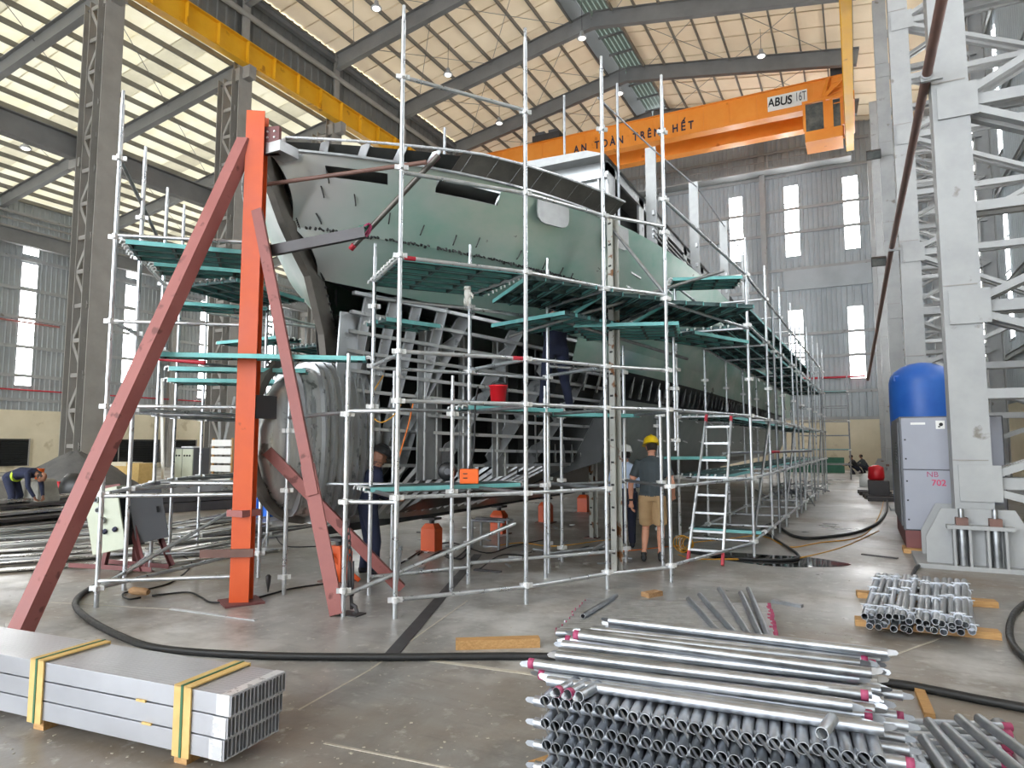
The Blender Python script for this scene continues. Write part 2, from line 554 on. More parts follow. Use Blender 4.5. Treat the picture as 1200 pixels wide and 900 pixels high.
for yy in FRAMES:
    for s, xe in ((-1, XL), (1, XR - .6)):
        a = Vector((xe, yy, roof_z(xe) - .42)); c = Vector((RIDGE_X, yy, roof_z(RIDGE_X) - .30))
        beam('rafter', a, c, I_prof(.95, .32, .03, .025), 'rafter_grey', ceil)
        for i in range(1, 9):                       # fly braces down to the rafter
            x = RIDGE_X + s * (1.2 + i * 1.3)
            if XL + .5 < x < XR - 1:
                tube('fly_brace', (x, yy + .6, roof_z(x) + .1), (x, yy + .03, roof_z(x) - .6), .022, 'rafter_grey', ceil, 6)
for i, yy in enumerate(FRAMES[:-1]):                # thin wind bracing rods
    for s in (-1, 1):
        for q in range(2):
            xa, xb = RIDGE_X + s * (1.2 + 5.2 * q), RIDGE_X + s * (1.2 + 5.2 * (q + 1))
            tube('tie_rod', (xa, yy, roof_z(xa) - .02), (xb, yy + 6.25, roof_z(xb) - .02), .016, 'rafter_grey', ceil, 5)
            tube('tie_rod', (xb, yy, roof_z(xb) - .05), (xa, yy + 6.25, roof_z(xa) - .05), .016, 'rafter_grey', ceil, 5)
# ridge monitor: dark louvred slot with ribbed sheet over it
mon = MB()
for s in (-1, 1):
    x = RIDGE_X + s * 1.15
    mon.box((x - .04, Y0, roof_z(x) + .1), (x + .04, YF, roof_z(x) + 1.9))
mon.build('ridge_upstand', 'cladding_dark', ceil)
for yv in np.arange(Y0, YF - .2, .8):
    mon = MB()
    for i in range(8):
        x = RIDGE_X - 1.1 + i * .275
        mon.quad((x, yv, RIDGE_Z + 1.5), (x + .2, yv, RIDGE_Z + 1.5), (x + .2, yv + .8, RIDGE_Z + 1.5), (x, yv + .8, RIDGE_Z + 1.5))
        mon.quad((x + .2, yv, RIDGE_Z + 1.5), (x + .275, yv, RIDGE_Z + 1.58), (x + .275, yv + .8, RIDGE_Z + 1.58), (x + .2, yv + .8, RIDGE_Z + 1.5))
    mon.build('ridge_sheet', 'ridge_sheet', ceil)
for yy in FRAMES:
    for d in (0, 2.1, 4.2):
        beam('ridge_bar', (RIDGE_X - 1.1, yy + d, RIDGE_Z + 1.3), (RIDGE_X + 1.1, yy + d, RIDGE_Z + 1.3), R_prof(.12, .12), 'rafter_grey', ceil)

# --- left aisle roof
ais = thing('ceiling', ((XL + XAISLE) / 2, 20, 0), 'pale translucent sheet roof above the left aisle', 'ceiling', None, 'structure')
y, k = Y0, 0
while y < YF - .01:
    y1 = min(y + 1.28, YF)
    b = MB()
    n = 8
    zz = .012 * (k % 2)
    for i in range(n):
        xa, xb = XAISLE - .3 + (XL - XAISLE + .3) * i / n, XAISLE - .3 + (XL - XAISLE + .3) * (i + 1) / n
        b.quad((xa, y - .05, aisle_z(xa) + .42 + zz), (xb, y - .05, aisle_z(xb) + .42 + zz), (xb, y1, aisle_z(xb) + .42 + zz), (xa, y1, aisle_z(xa) + .42 + zz))
    b.build('roof_sheet', 'roof_pale' if k % 5 else 'roof_pale_grey', ais)
    y = y1; k += 1
for i in range(18):
    x = XL - .6 - i * 1.18
    if x > XAISLE:
        beam('purlin', (x, Y0, aisle_z(x) + .28), (x, YF, aisle_z(x) + .28), C_prof(.24, .08, .012), 'purlin_grey', ais)
for yy in FRAMES:
    beam('rafter', (XAISLE + .3, yy, aisle_z(XAISLE) - .2), (XL - .2, yy, aisle_z(XL) - .2), I_prof(.75, .3, .03, .025), 'rafter_grey', ais)
    for i in range(17):
        x = XL - .6 - i * 1.18
        tube('fly_brace', (x, yy + .6, aisle_z(x) + .16), (x, yy + .03, aisle_z(x) - .4), .022, 'rafter_grey', ais, 6)
for i, yy in enumerate(FRAMES[:-1]):
    for q in range(4):
        xa, xb = XL - .6 - 4.7 * q, XL - .6 - 4.7 * (q + 1)
        tube('tie_rod', (xa, yy, aisle_z(xa)), (xb, yy + 6.25, aisle_z(xb)), .016, 'rafter_grey', ais, 5)

def corrugated(name, origin, ux, width, z0, z1, m, parent, out, rib=.25, depth=.04, holes=()):
    """vertical trapezoid cladding from origin along ux; holes are (u0,u1,z0,z1)"""
    b = MB()
    cuts = sorted({0.0, width, *[h[0] for h in holes], *[h[1] for h in holes]})
    ux, out, origin = Vector(ux), Vector(out), Vector(origin)
    for u0, u1 in zip(cuts, cuts[1:]):
        mid = (u0 + u1) / 2
        spans = [(z0, z1)]
        for h in holes:
            if h[0] <= mid <= h[1]:
                ns = []
                for a, c in spans:
                    if h[2] > a: ns.append((a, min(c, h[2])))
                    if h[3] < c: ns.append((max(a, h[3]), c))
                spans = [q for q in ns if q[1] - q[0] > .01]
        n = max(1, int((u1 - u0) / rib))
        pts = []
        for i in range(n):
            a = u0 + (u1 - u0) * i / n; w = (u1 - u0) / n
            pts += [(a, 0), (a + .62 * w, 0), (a + .72 * w, depth), (a + .90 * w, depth)]
        pts.append((u1, 0))
        for a, c in spans:
            for (p, d), (q, e) in zip(pts, pts[1:]):
                A = origin + ux * p + out * d; B = origin + ux * q + out * e
                b.quad((A.x, A.y, a), (B.x, B.y, a), (B.x, B.y, c), (A.x, A.y, c))
    return b.build(name, m, parent)

WN = [0]
def window(c, ux, w, z0, z1, rows, label, out):
    """tall strip light: pane per row, glazing bars between"""
    WN[0] += 1
    c, ux, out = Vector(c), Vector(ux), Vector(out)
    t = thing('window_%d' % WN[0], (c.x, c.y, z0), label, 'window', None, 'structure')
    R = Matrix((ux, -out, Vector((0, 0, 1)))).transposed()
    h = (z1 - z0) / rows
    for i in range(rows):
        shared_box('pane', (c.x, c.y, z0 + h * (i + .5)), (w, .02, h - .04), 'window_light', t, R)
        shared_box('glazing_bar', (c.x + out.x * .05, c.y + out.y * .05, z0 + h * i), (w + .1, .08, .07), 'cladding', t, R)
    for s in (-1, 1):
        q = c + ux * s * (w / 2 + .03)
        shared_box('jamb', (q.x, q.y, (z0 + z1) / 2), (.06, .08, z1 - z0), 'cladding', t, R)
    return t

# --- far wall
wf = thing('wall_far', (-12, YF, 0), 'grey corrugated gable wall at the far end of the hall', 'wall', None, 'structure')
farw = [(-7.75, 14.8, 19.6), (-4.0, 14.7, 19.8), (-.28, 14.75, 19.8)]
holes = [(x - XAISLE, x + .9 - XAISLE, a, c) for x, a, c in farw]
low = [(-7.75, 6.4, 10.9), (-4.0, 6.4, 10.9), (-.3, 6.0, 10.85)]
holes += [(x - XAISLE, x + .9 - XAISLE, a, c) for x, a, c in low]
aislew = [(-42 + 4.6 * i, 5, 12) for i in range(3)]
holes += [(x - XAISLE, x + .9 - XAISLE, a, c) for x, a, c in aislew]
corrugated('cladding', (XAISLE, YF, 0), (1, 0, 0), XRW - XAISLE, 3.3, RIDGE_Z + .3, 'cladding_light', wf, (0, -1, 0), .3, .05, holes)
box('block_wall', (XAISLE, YF - .05, 0), (XRW, YF + .2, 3.3), 'cream_wall', wf)
for z in (3.4, 5.2, 7.6, 9.2, 12.4, 13.8, 16.4, 18.1, 20.6, 22.4):
    beam('girt', (XL, YF - .12, z), (XR, YF - .12, z), C_prof(.2, .08, .01), 'steel_grey', wf)
for x in (-19.5, -12.6, -5.4):
    beam('gable_post', (x, YF - .35, 0), (x, YF - .35, roof_z(x)), I_prof(.4, .35, .03, .02), 'steel_grey', wf, (0, 1, 0))
box('louvre_panel', (-4.2, YF - .16, 12.3), (1.2, YF - .06, 13.7), 'cladding_light', wf)
# crane-level gangway on the far wall
gw = thing('gangway', (-12, YF - .8, 21), 'grey steel gangway with railing high on the far wall', 'gangway', None, 'structure')
box('walkway', (XL, YF - 1.3, 20.75), (0.3, YF - .2, 20.87), 'steel_grey', gw)
for z in (21.4, 21.9):
    tube('handrail', (XL, YF - 1.25, z), (.3, YF - 1.25, z), .03, 'steel_grey', gw, 6)
for i in range(20):
    x = XL + .3 + i * 1.33
    beam('post', (x, YF - 1.25, 20.87), (x, YF - 1.25, 21.93), R_prof(.06, .06), 'steel_grey', gw)
places = ['left upper', 'middle upper', 'right upper']
for (x, a, c), w_ in zip(farw, places):
    window((x + .45, YF, 0), (1, 0, 0), .9, a, c, 4, 'bright tall strip window, %s one in the far gable wall' % w_, (0, -1, 0))
for (x, a, c), w_ in zip(low, ['left lower', 'middle lower', 'right lower']):
    window((x + .45, YF, 0), (1, 0, 0), .9, a, c, 3, 'bright tall strip window, %s one in the far gable wall' % w_, (0, -1, 0))
for i, (x, a, c) in enumerate(aislew):
    window((x + .45, YF, 0), (1, 0, 0), .9, a, c, 4, 'bright strip window at the far end of the left aisle, number %s from the left' % ('one', 'two', 'three')[i], (0, -1, 0))

# --- left wall of the aisle
wl = thing('wall_left', (XAISLE, 20, 0), 'grey corrugated wall of the left aisle above a cream block base', 'wall', None, 'structure')
lwy = [9.9, 16.6, 23.2, 29.9, 36.1, 43.0]
lw = []
for yv in lwy:
    lw += [(yv, 5.27, 12.97), (yv, 13.5, 14.3)]
corrugated('cladding', (XAISLE, Y0, 0), (0, 1, 0), YF - Y0, 3.77, 16.9, 'cladding', wl, (1, 0, 0), .3, .05,
           [(yv - .45 - Y0, yv + .45 - Y0, a, c) for yv, a, c in lw])
box('block_wall', (XAISLE - .25, Y0, 0), (XAISLE + .05, YF, 3.77), 'cream_wall', wl)
for z in (4.4, 5.9, 7.7, 9.5, 11.3, 13.2, 14.6, 16.0):
    beam('girt', (XAISLE + .12, Y0, z), (XAISLE + .12, YF, z), C_prof(.2, .08, .01), 'steel_grey', wl)
tube('sprinkler_pipe', (XAISLE + .3, Y0, 9.2), (XAISLE + .3, 25.0, 9.2), .06, 'red_oxide', wl, 8)
tube('sprinkler_pipe', (XAISLE + .3, Y0, 5.0), (XAISLE + .3, YF, 5.0), .05, 'paint_red', wl, 8)
for z, r in ((14.9, .08), (15.4, .06), (15.8, .06)):
    tube('service_pipe', (XAISLE + .5, Y0, z), (XAISLE + .5, YF, z), r, 'steel_column', wl, 8)
for yv in lwy:
    word = ('nearest', 'second', 'third', 'fourth', 'fifth', 'sixth')[lwy.index(yv)]
    window((XAISLE, yv, 0), (0, 1, 0), .9, 5.27, 12.97, 5, 'bright tall strip window in the left aisle wall, %s along' % word, (1, 0, 0))
    window((XAISLE, yv, 0), (0, 1, 0), .9, 13.5, 14.3, 1, 'short bright top light in the left aisle wall, %s along' % word, (1, 0, 0))
for i, (ya, yb, nm) in enumerate(((17.2, 23.7, 'nearest'), (26.3, 35.6, 'middle'), (38.5, 45.0, 'farthest'))):
    t = thing('wall_louvre', (XAISLE + .1, (ya + yb) / 2, .4), 'black horizontal louvre in the cream base of the aisle wall, %s one' % nm, 'louvre', 'louvres in the aisle wall')
    box('backing', (XAISLE + .05, ya, .35), (XAISLE + .1, yb, 2.0), 'hollow_dark', t)
    for j in range(16):
        c = (XAISLE + .15, (ya + yb) / 2, .42 + j * .1)
        shared_box('slat', c, (.1, yb - ya, .03), 'louver_black', t, Matrix.Rotation(.6, 3, 'Y'))
    for j in range(4):
        shared_box('mullion', (XAISLE + .22, ya + (yb - ya) * j / 3, 1.17), (.06, .06, 1.7), 'steel_column', t)

# --- right wall
wr = thing('wall_right', (XRW, 20, 0), 'light grey corrugated wall behind the right lattice columns', 'wall', None, 'structure')
rwy = [8.5, 11.8, 17.8, 24, 30, 36, 42]
corrugated('cladding', (XRW, Y0, 0), (0, 1, 0), YF - Y0, 3.2, roof_z(XRW) + .4, 'cladding_light', wr, (-1, 0, 0), .3, .05,
           [(yv - .4 - Y0, yv + .4 - Y0, 5.5 + 7 * q, 10.5 + 7 * q) for yv in rwy for q in (0, 1)])
box('block_wall', (XRW - .05, Y0, 0), (XRW + .25, YF, 3.2), 'cream_wall', wr)
for z in (3.4, 4.9, 7.5, 11.2, 14.2, 18.0):
    beam('girt', (XRW - .12, Y0, z), (XRW - .12, YF, z), C_prof(.2, .08, .01), 'steel_grey', wr)
for i, yv in enumerate(rwy):
    word = ('nearest', 'second', 'third', 'fourth', 'fifth', 'sixth', 'seventh')[i]
    for q in (0, 1):
        window((XRW, yv, 0), (0, 1, 0), .8, 5.5 + 7 * q, 10.5 + 7 * q, 4, 'bright %s strip window in the right wall, %s along' % (('lower', 'upper')[q], word), (-1, 0, 0))
t = thing('wall_louvre', (XRW - .1, 15, .5), 'brown slatted vent low in the right wall behind the lattice column', 'louvre')
box('backing', (XRW - .1, 12.6, .6), (XRW - .05, 14.2, 2.9), 'hollow_dark', t)
for j in range(20):
    shared_box('slat', (XRW - .15, 13.4, .68 + j * .11), (.1, 1.6, .03), 'wood_old', t, Matrix.Rotation(-.6, 3, 'Y'))

# --- clerestory above the left crane rail
wc = thing('wall_clerestory', (XL, 20, 19), 'dark grey clerestory cladding above the yellow crane rail', 'wall', None, 'structure')
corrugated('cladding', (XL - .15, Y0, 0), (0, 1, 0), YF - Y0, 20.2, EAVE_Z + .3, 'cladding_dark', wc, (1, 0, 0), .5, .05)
tube('gutter_pipe', (XL + .15, Y0, 22.0), (XL + .15, YF, 22.0), .14, 'steel_column', wc, 10)
beam('eave_beam', (XL + .1, Y0, 23.0), (XL + .1, YF, 23.0), I_prof(.35, .25, .02, .02), 'rafter_grey', wc)

# --- left columns: two chords with lacing
def left_column(yv, word):
    t = thing('steel_column', (XL, yv, 0), 'grey latticed steel column, %s' % word, 'column', 'left row of lattice columns', 'structure')
    beam('chord', (XL, yv, 0), (XL, yv, 19.2), I_prof(.5, .75, .03, .03), 'steel_column', t, (1, 0, 0))
    beam('chord', (XL - 1.15, yv, 0), (XL - 1.15, yv, 19.0), I_prof(.4, .5, .03, .03), 'steel_column', t, (1, 0, 0))
    beam('upper_post', (XL - .1, yv, 19.2), (XL - .1, yv, EAVE_Z), I_prof(.55, .4, .03, .03), 'steel_column', t, (1, 0, 0))
    n = 14
    for i in range(n):
        z0, z1 = .3 + i * 18.4 / n, .3 + (i + 1) * 18.4 / n
        xa, xb = (XL - .2, XL - 1.0) if i % 2 else (XL - 1.0, XL - .2)
        beam('lacing', (xa, yv - .18, z0), (xb, yv - .18, z1), R_prof(.13, .05), 'steel_column', t, (0, 1, 0))
        beam('strut', (XL - .2, yv - .18, z1), (XL - 1.0, yv - .18, z1), R_prof(.06, .15), 'steel_column', t)
    box('base', (XL - 1.5, yv - .5, 0), (XL + .4, yv + .5, .35), 'concrete_block', t)
    box('bracket', (XL - .3, yv - .2, 18.7), (XL + .7, yv + .2, 19.3), 'steel_column', t)
    box('bracket', (XL - 1.9, yv - .2, 12.4), (XL - 1.2, yv + .2, 12.75), 'steel_column', t)
words = ['beside the camera', 'left of the picture edge', 'just out of sight on the left', 'at the left edge of the photo behind the tall red brace', 'behind the orange post', 'hidden behind the bow scaffold', 'fourth beyond the orange post', 'fifth beyond the orange post', 'last before the far wall']
for yv, w_ in list(zip(FRAMES[3:], words))[1:]:
    left_column(yv, w_)
def wall_column(yv, word):
    t = thing('wall_column', (XAISLE + .4, yv, 0), 'grey steel column standing against the left aisle wall, %s' % word, 'column', 'aisle wall columns', 'structure')
    beam('chord', (XAISLE + .5, yv, 0), (XAISLE + .5, yv, 16.4), I_prof(.5, .4, .03, .03), 'steel_column', t, (1, 0, 0))
    box('bracket', (XAISLE + .5, yv - .2, 13.4), (XAISLE + 1.4, yv + .2, 13.75), 'steel_column', t)
for yv, w_ in zip([19.8, 26.4, 33.0, 39.4, 46.0], ['nearest', 'second', 'third', 'fourth', 'fifth']):
    wall_column(yv, w_)

# --- crane runways
ru = thing('crane_runway', (XL + .45, 20, 19.2), 'yellow crane runway girder along the left column row', 'runway', None, 'structure')
beam('girder', (XL + .45, Y0, 19.85), (XL + .45, YF, 19.85), I_prof(1.15, .42, .04, .03), 'crane_yellow', ru)
for yv in np.arange(Y0 + .6, YF, 1.6):
    shared_box('stiffener', (XL + .60, yv, 19.85), (.2, .03, 1.05), 'crane_yellow', ru)
beam('rail', (XL + .45, Y0, 20.47), (XL + .45, YF, 20.47), R_prof(.07, .12), 'dark_steel', ru)
ru = thing('crane_runway', (.25, 20, 19.2), 'yellow crane runway girder along the right column row', 'runway', None, 'structure')
beam('girder', (.25, Y0, 19.85), (.25, 44.2, 19.85), I_prof(1.15, .42, .04, .03), 'crane_yellow', ru)
for yv in np.arange(Y0 + .6, 44, 1.6):
    shared_box('stiffener', (.1, yv, 19.85), (.2, .03, 1.05), 'crane_yellow', ru)
beam('rail', (.25, Y0, 20.47), (.25, 44.2, 20.47), R_prof(.07, .12), 'dark_steel', ru)
ru = thing('crane_runway', (XL - 1.6, 20, 13), 'grey runway beam on the aisle side of the left columns', 'runway', None, 'structure')
beam('girder', (XL - 1.6, Y0, 13.2), (XL - 1.6, YF, 13.2), I_prof(.9, .4, .04, .03), 'rafter_grey', ru)
ru = thing('crane_runway', (XAISLE + 1.1, 20, 13), 'grey runway beam with pipes along the left aisle wall', 'runway', None, 'structure')
beam('girder', (XAISLE + 1.1, Y0, 14.2), (XAISLE + 1.1, YF, 14.2), I_prof(.9, .4, .04, .03), 'rafter_grey', ru)

# --- right columns: deep K-latticed frames
def right_column(yv, word, detail=True):
    t = thing('steel_column', (XR, yv, 0), 'light grey K-braced lattice column of the right row, %s' % word, 'column', 'right row of lattice columns', 'structure')
    xb = 4.5
    beam('chord', (XR, yv, .7), (XR, yv, 19.3), R_prof(.42, .46), 'steel_grey', t, (1, 0, 0))
    beam('chord', (xb, yv, .2), (xb, yv, 22.0), I_prof(.5, .4, .03, .03), 'steel_grey', t, (1, 0, 0))
    nodes = [1.15, 3.65, 6.7, 9.9, 13.1, 16.3]
    mids = [2.4, 5.1, 8.3, 11.5, 14.7, 17.9]
    for dy in (-.14, .14):
        for i, z in enumerate(nodes):
            beam('strut', (XR + .2, yv + dy, z), (xb, yv + dy, z), C_prof(.16, .09, .012), 'steel_grey', t)
            if i == 0:
                beam('diagonal', (XR + .2, yv + dy, z - .1), (xb, yv + dy, .25), R_prof(.1, .15), 'steel_grey', t, (0, 1, 0))
            else:
                beam('diagonal', (XR + .2, yv + dy, z - .1), (xb, yv + dy, mids[i - 1]), R_prof(.1, .15), 'steel_grey', t, (0, 1, 0))
            beam('diagonal', (XR + .2, yv + dy, z + .1), (xb, yv + dy, mids[i]), R_prof(.1, .15), 'steel_grey', t, (0, 1, 0))
        for z in mids:
            beam('strut', (XR + .2, yv + dy, z), (xb, yv + dy, z), R_prof(.1, .14), 'steel_grey', t)
    for z in nodes:
        shared_box('gusset', (XR + .08, yv - .235, z), (.5, .02, .5), 'steel_grey', t)
        shared_box('seam', (XR - .02, yv - .214, z + .32), (.42, .012, .015), 'steel_column', t)
    # pedestal: splayed shoe with holding-down sleeves
    b = MB()
    pr = [(-.62, 0), (.62, 0), (.62, .35), (.42, .75), (-.42, .75), (-.62, .35)]
    for dy in (-.42, .40):
        b.prism(pr, dy, dy + .04, 0, Matrix.Translation((XR, yv, .06)) @ Matrix.Rotation(math.pi / 2, 4, 'X'))
    b.build('shoe_plate', 'steel_grey', t)
    box('base_plate', (XR - .75, yv - .62, 0), (XR + .75, yv + .62, .06), 'steel_grey', t)
    box('anchor_bridge', (XR - .38, yv - .64, .55), (XR + .38, yv - .42, .60), 'steel_grey', t)
    for x in (-.3, -.12, .08, .28):
        box('stiffener', (XR + x - .015, yv - .62, .06), (XR + x + .015, yv - .42, .55), 'steel_grey', t)
    for x in (-.2, .18):
        tube('anchor_sleeve', (XR + x, yv - .52, .06), (XR + x, yv - .52, .56), .055, 'galvanised_dull', t)
        box('anchor_nut', (XR + x - .07, yv - .59, .60), (XR + x + .07, yv - .45, .70), 'dark_oxide', t)
        tube('anchor_bolt', (XR + x, yv - .52, .6), (XR + x, yv - .52, .82), .035, 'galvanised_dull', t)
for yv, w_ in zip((11.6, 20.4, 29.4, 38.4, 46.5), ('nearest, beside the compressor', 'second, behind the blue tank', 'third', 'fourth', 'farthest')):
    right_column(yv, w_)
# floodlights and ladder conduits on the right columns
for yv, z, w_ in ((29.0, 12.8, 'upper'), (29.0, 8.6, 'lower')):
    t = thing('floodlight', (XR - .3, yv, z), 'small dark floodlight bracketed to a right column, %s one' % w_, 'floodlight', 'column floodlights')
    R = Matrix.Rotation(.6, 3, 'X')
    shared_box('housing', (XR - .45, yv - .3, z), (.5, .16, .34), 'dark_steel', t, R)
    shared_box('lens', (XR - .45, yv - .39, z - .05), (.44, .02, .28), 'crane_glass', t, R)
    tube('bracket', (XR - .2, yv, z + .1), (XR - .45, yv - .3, z), .03, 'steel_grey', t, 6)

# red fire main on brackets along the right columns
pp = thing('fire_pipe', (1.05, 12, 7), 'long red-brown fire pipe sloping away along the right columns', 'pipe', None, 'structure')
pa, pb, pc, pd = at_Y(1116, -60, 8.6), at_Y(1086, 88, 11.2), at_Y(1045, 290, 20.2), at_Y(1017, 445, 40)
for a, b in ((pa, pb), (pb, pc), (pc, pd)):
    tube('pipe_length', a, b, .068, 'dark_oxide', pp, 12)
for q in (pb, pc):
    box('pipe_bracket', (q.x - .08, q.y - .03, q.z - .1), (1.3, q.y + .03, q.z - .03), 'steel_grey', pp)
    d = (pb - pa).normalized()
    tube('coupling', q - d * .06, q + d * .06, .09, 'steel_grey', pp, 12)
tube('branch_pipe', (pd.x, YF - .5, 6.1), (-8, YF - .5, 6.1), .07, 'paint_red', pp, 8)

# --- roof lamps
for i, (px, py, zl) in enumerate(((441, 8, 22.6), (525, 86, 22.6), (585, 143, 22.6), (682, 43, 23.2), (892, 64, 22.8), (726, 108, 23.0), (30, 172, 16.5), (135, 133, 17.5))):
    p = at_floor(px, py, zl)
    spot = ('highest on the left', 'above the tall scaffold pole', 'lowest over the bow', 'beside the roof ridge', 'over the crane girder', 'near the far end of the ridge', 'at the far left of the aisle', 'beside the left column')[i]
    t = thing('high_bay_lamp', p, 'bell-shaped hanging hall lamp %s' % spot, 'lamp', 'roof lamps')
    b = MB(); b.lathe([(.06, .32), (.10, .28), (.12, .12), (.26, -.05), (.27, -.09), (.24, -.09)], 14)
    b.build('shade', 'steel_grey', t, Matrix.Translation(p), True)
    b = MB(); b.ellipsoid((0, 0, -.08), (.2, .2, .1)); b.build('bulb', 'lamp_glass', t, Matrix.Translation(p), True)
    zt = roof_z(p.x) if p.x > XL else aisle_z(p.x)
    tube('hanger', (p.x, p.y, p.z + .3), (p.x, p.y, max(zt + .2, p.z + .5)), .014, 'dark_steel', t, 5)

# ================================================================== BRIDGE CRANE
CY = 41.0
cr = thing('bridge_crane', (-12, CY, 20), 'orange double-girder bridge crane spanning the hall', 'crane')
box('girder', (XL + .2, CY - .25, 20.82), (.3, CY + .25, 22.35), 'crane_orange', cr)
box('girder', (XL + .2, CY + 2.3, 20.82), (.3, CY + 2.8, 22.35), 'crane_orange', cr)
for y_ in (CY, CY + 2.55):
    box('flange', (XL + .2, y_ - .36, 20.74), (.3, y_ + .36, 20.82), 'crane_orange', cr)
    box('flange', (XL + .2, y_ - .36, 22.35), (.3, y_ + .36, 22.40), 'crane_orange', cr)
for x in (.25, XL + .45):
    box('end_carriage', (x - .3, CY - 1.0, 20.5), (x + .3, CY + 3.6, 21.0), 'crane_orange', cr)
for x in np.arange(XL + 2, 0, 1.55):
    shared_box('diaphragm', (x, CY - .265, 21.6), (.03, .03, 1.45), 'crane_orange', cr)
# trolley
tr = box('trolley', (-19.2, CY - .5, 22.4), (-17.2, CY + 3.0, 22.8), 'dark_steel', cr)
for x in (-18.9, -17.9):
    box('hoist_motor', (x - .35, CY + .1, 22.8), (x + .35, CY + 1.4, 23.3), 'cabinet_side', tr)
# driver cab
cab = box('cab_shell', (-2.0, CY - 1.0, 18.55), (-.1, CY + .8, 19.15), 'crane_orange', cr)
box('cab_roof', (-2.1, CY - 1.1, 20.75), (-.0, CY + .9, 20.9), 'crane_orange', cab)
for x, y_ in ((-2, CY - 1), (-.1, CY - 1), (-2, CY + .8), (-.1, CY + .8), (-.95, CY - 1), (-.6, CY - 1)):
    beam('cab_post', (x, y_, 19.15), (x, y_, 20.75), R_prof(.14, .14), 'crane_orange', cab)
box('cab_window', (-1.93, CY - 1.0, 19.15), (-1.0, CY - .96, 20.7), 'crane_glass', cab)
box('cab_window', (-.55, CY - 1.0, 19.15), (-.15, CY - .96, 20.7), 'crane_glass', cab)
box('cab_door', (-.93, CY - 1.03, 18.7), (-.62, CY - .97, 20.7), 'crane_orange', cab)
box('cab_window', (-2.0, CY - .93, 19.15), (-1.96, CY + .73, 20.7), 'crane_glass', cab)
for i in range(6):
    tube('ladder_rung', (-.5, CY - 1.15, 20.4 + i * .3), (-.1, CY - 1.15, 20.4 + i * .3), .025, 'crane_orange', cab, 6)
beam('cab_hanger', (-1.1, CY - 1, 20.8), (.2, CY - .6, 22.3), R_prof(.2, .2), 'crane_orange', cab)
beam('cab_hanger', (-1.0, CY - 1, 20.8), (-.7, CY - .3, 22.3), R_prof(.2, .2), 'crane_orange', cab)
box('motor_box', (-.6, CY - .4, 22.4), (.2, CY + .4, 22.9), 'dark_steel', cr)
# writing on the girder
sg = box('maker_plate', (-3.98, CY - .29, 21.12), (-1.84, CY - .26, 22.0), 'sign_white', cr)
RXY = Matrix.Rotation(math.pi / 2, 4, 'X')
shear = Matrix.Identity(4); shear[0][1] = .22
text('lettering', 'ABUS', .70, 'ink_black', sg, Matrix.Translation((-3.30, CY - .34, 21.56)) @ RXY @ Matrix.Diagonal((.80, 1, 1, 1)) @ shear, .004, 'CENTER', .014)
text('lettering', '16T', .62, 'cabinet_side', sg, Matrix.Translation((-2.18, CY - .34, 21.60)) @ RXY @ Matrix.Diagonal((.6, 1.2, 1, 1)), .004)
word_x = [(-15.55, 'AN'), (-13.55, 'TOÀN'), (-11.05, 'TRÊN'), (-8.75, 'HẾT')]
for x, s in word_x:
    text('lettering', ' '.join(s), .62, 'ink_blue', cr, Matrix.Translation((x - .2, CY - .285, 21.30)) @ RXY @ Matrix.Diagonal((.86, 1.15, 1, 1)), .004, 'CENTER', .016)

# ================================================================== THE SHIP
KX, YEND = -6.1, 34.0
LINES = [  # start of the line at the stem, half breadth, run-out length, height at bow, height aft
    (5.50, 3.60, 2.3, 5.16, 4.95),
    (5.95, 3.50, 2.6, 4.36, 3.95),
    (6.40, 3.28, 3.2, 3.80, 3.20),
    (6.95, 2.75, 4.4, 1.42, 1.32),
    (7.00, 0.04, 1.0, 0.62, 0.58),
]
def hull_line(i, Y):
    y0, hb, lam, zb, za = LINES[i]
    t = max(0.0, Y - y0)
    z = za + (zb - za) * math.exp(-t / 3.0)
    return hb * (1 - math.exp(-t / lam)) + .015, z
def hull_pt(v, Y, side=1):
    i = min(int(v), 3); f = v - i
    a, b = hull_line(i, Y), hull_line(i + 1, Y)
    h, z = a[0] * (1 - f) + b[0] * f, a[1] * (1 - f) + b[1] * f
    if 2 <= v < 3:                                   # the side swells a little between knuckle and chine
        h += .10 * math.sin((v - 2) * math.pi) * min(1, max(0, Y - 7) / 3)
    return Vector((KX + side * h, Y, z))
def stem_y(v):
    i = min(int(v), 3); f = v - i
    return LINES[i][0] * (1 - f) + LINES[i + 1][0] * f
def hull_sheet(name, v0, v1, ya, yb, nv, ny, m, side=1, parent=None, hole=None, from_stem=True, thick=.012):
    b = MB()
    idx = {}
    for j in range(nv + 1):
        v = v0 + (v1 - v0) * j / nv
        s = max(ya, stem_y(v)) if from_stem else ya
        for i in range(ny + 1):
            u = (i / ny) ** 1.35
            idx[i, j] = b.verts([hull_pt(v, s + (yb - s) * u, side)])
    for j in range(nv):
        for i in range(ny):
            q = (idx[i, j], idx[i, j + 1], idx[i + 1, j + 1], idx[i + 1, j])
            if hole:
                s = max(ya, stem_y(.2))
                if hole(s + (yb - s) * ((i + .5) / ny) ** 1.35, v0 + (v1 - v0) * (j + .5) / nv):
                    continue
            b.face(q if side > 0 else q[::-1])
    o = b.build(name, m, parent, None, True)
    if thick:
        md = o.modifiers.new('plate', 'SOLIDIFY'); md.thickness = thick; md.offset = 0
        md = o.modifiers.new('edges', 'EDGE_SPLIT'); md.split_angle = math.radians(50)
    return o

ship = thing('ship_hull', (KX, 18, .8), 'unfinished aluminium ship hull with green-grey bow plating inside the scaffold', 'ship')

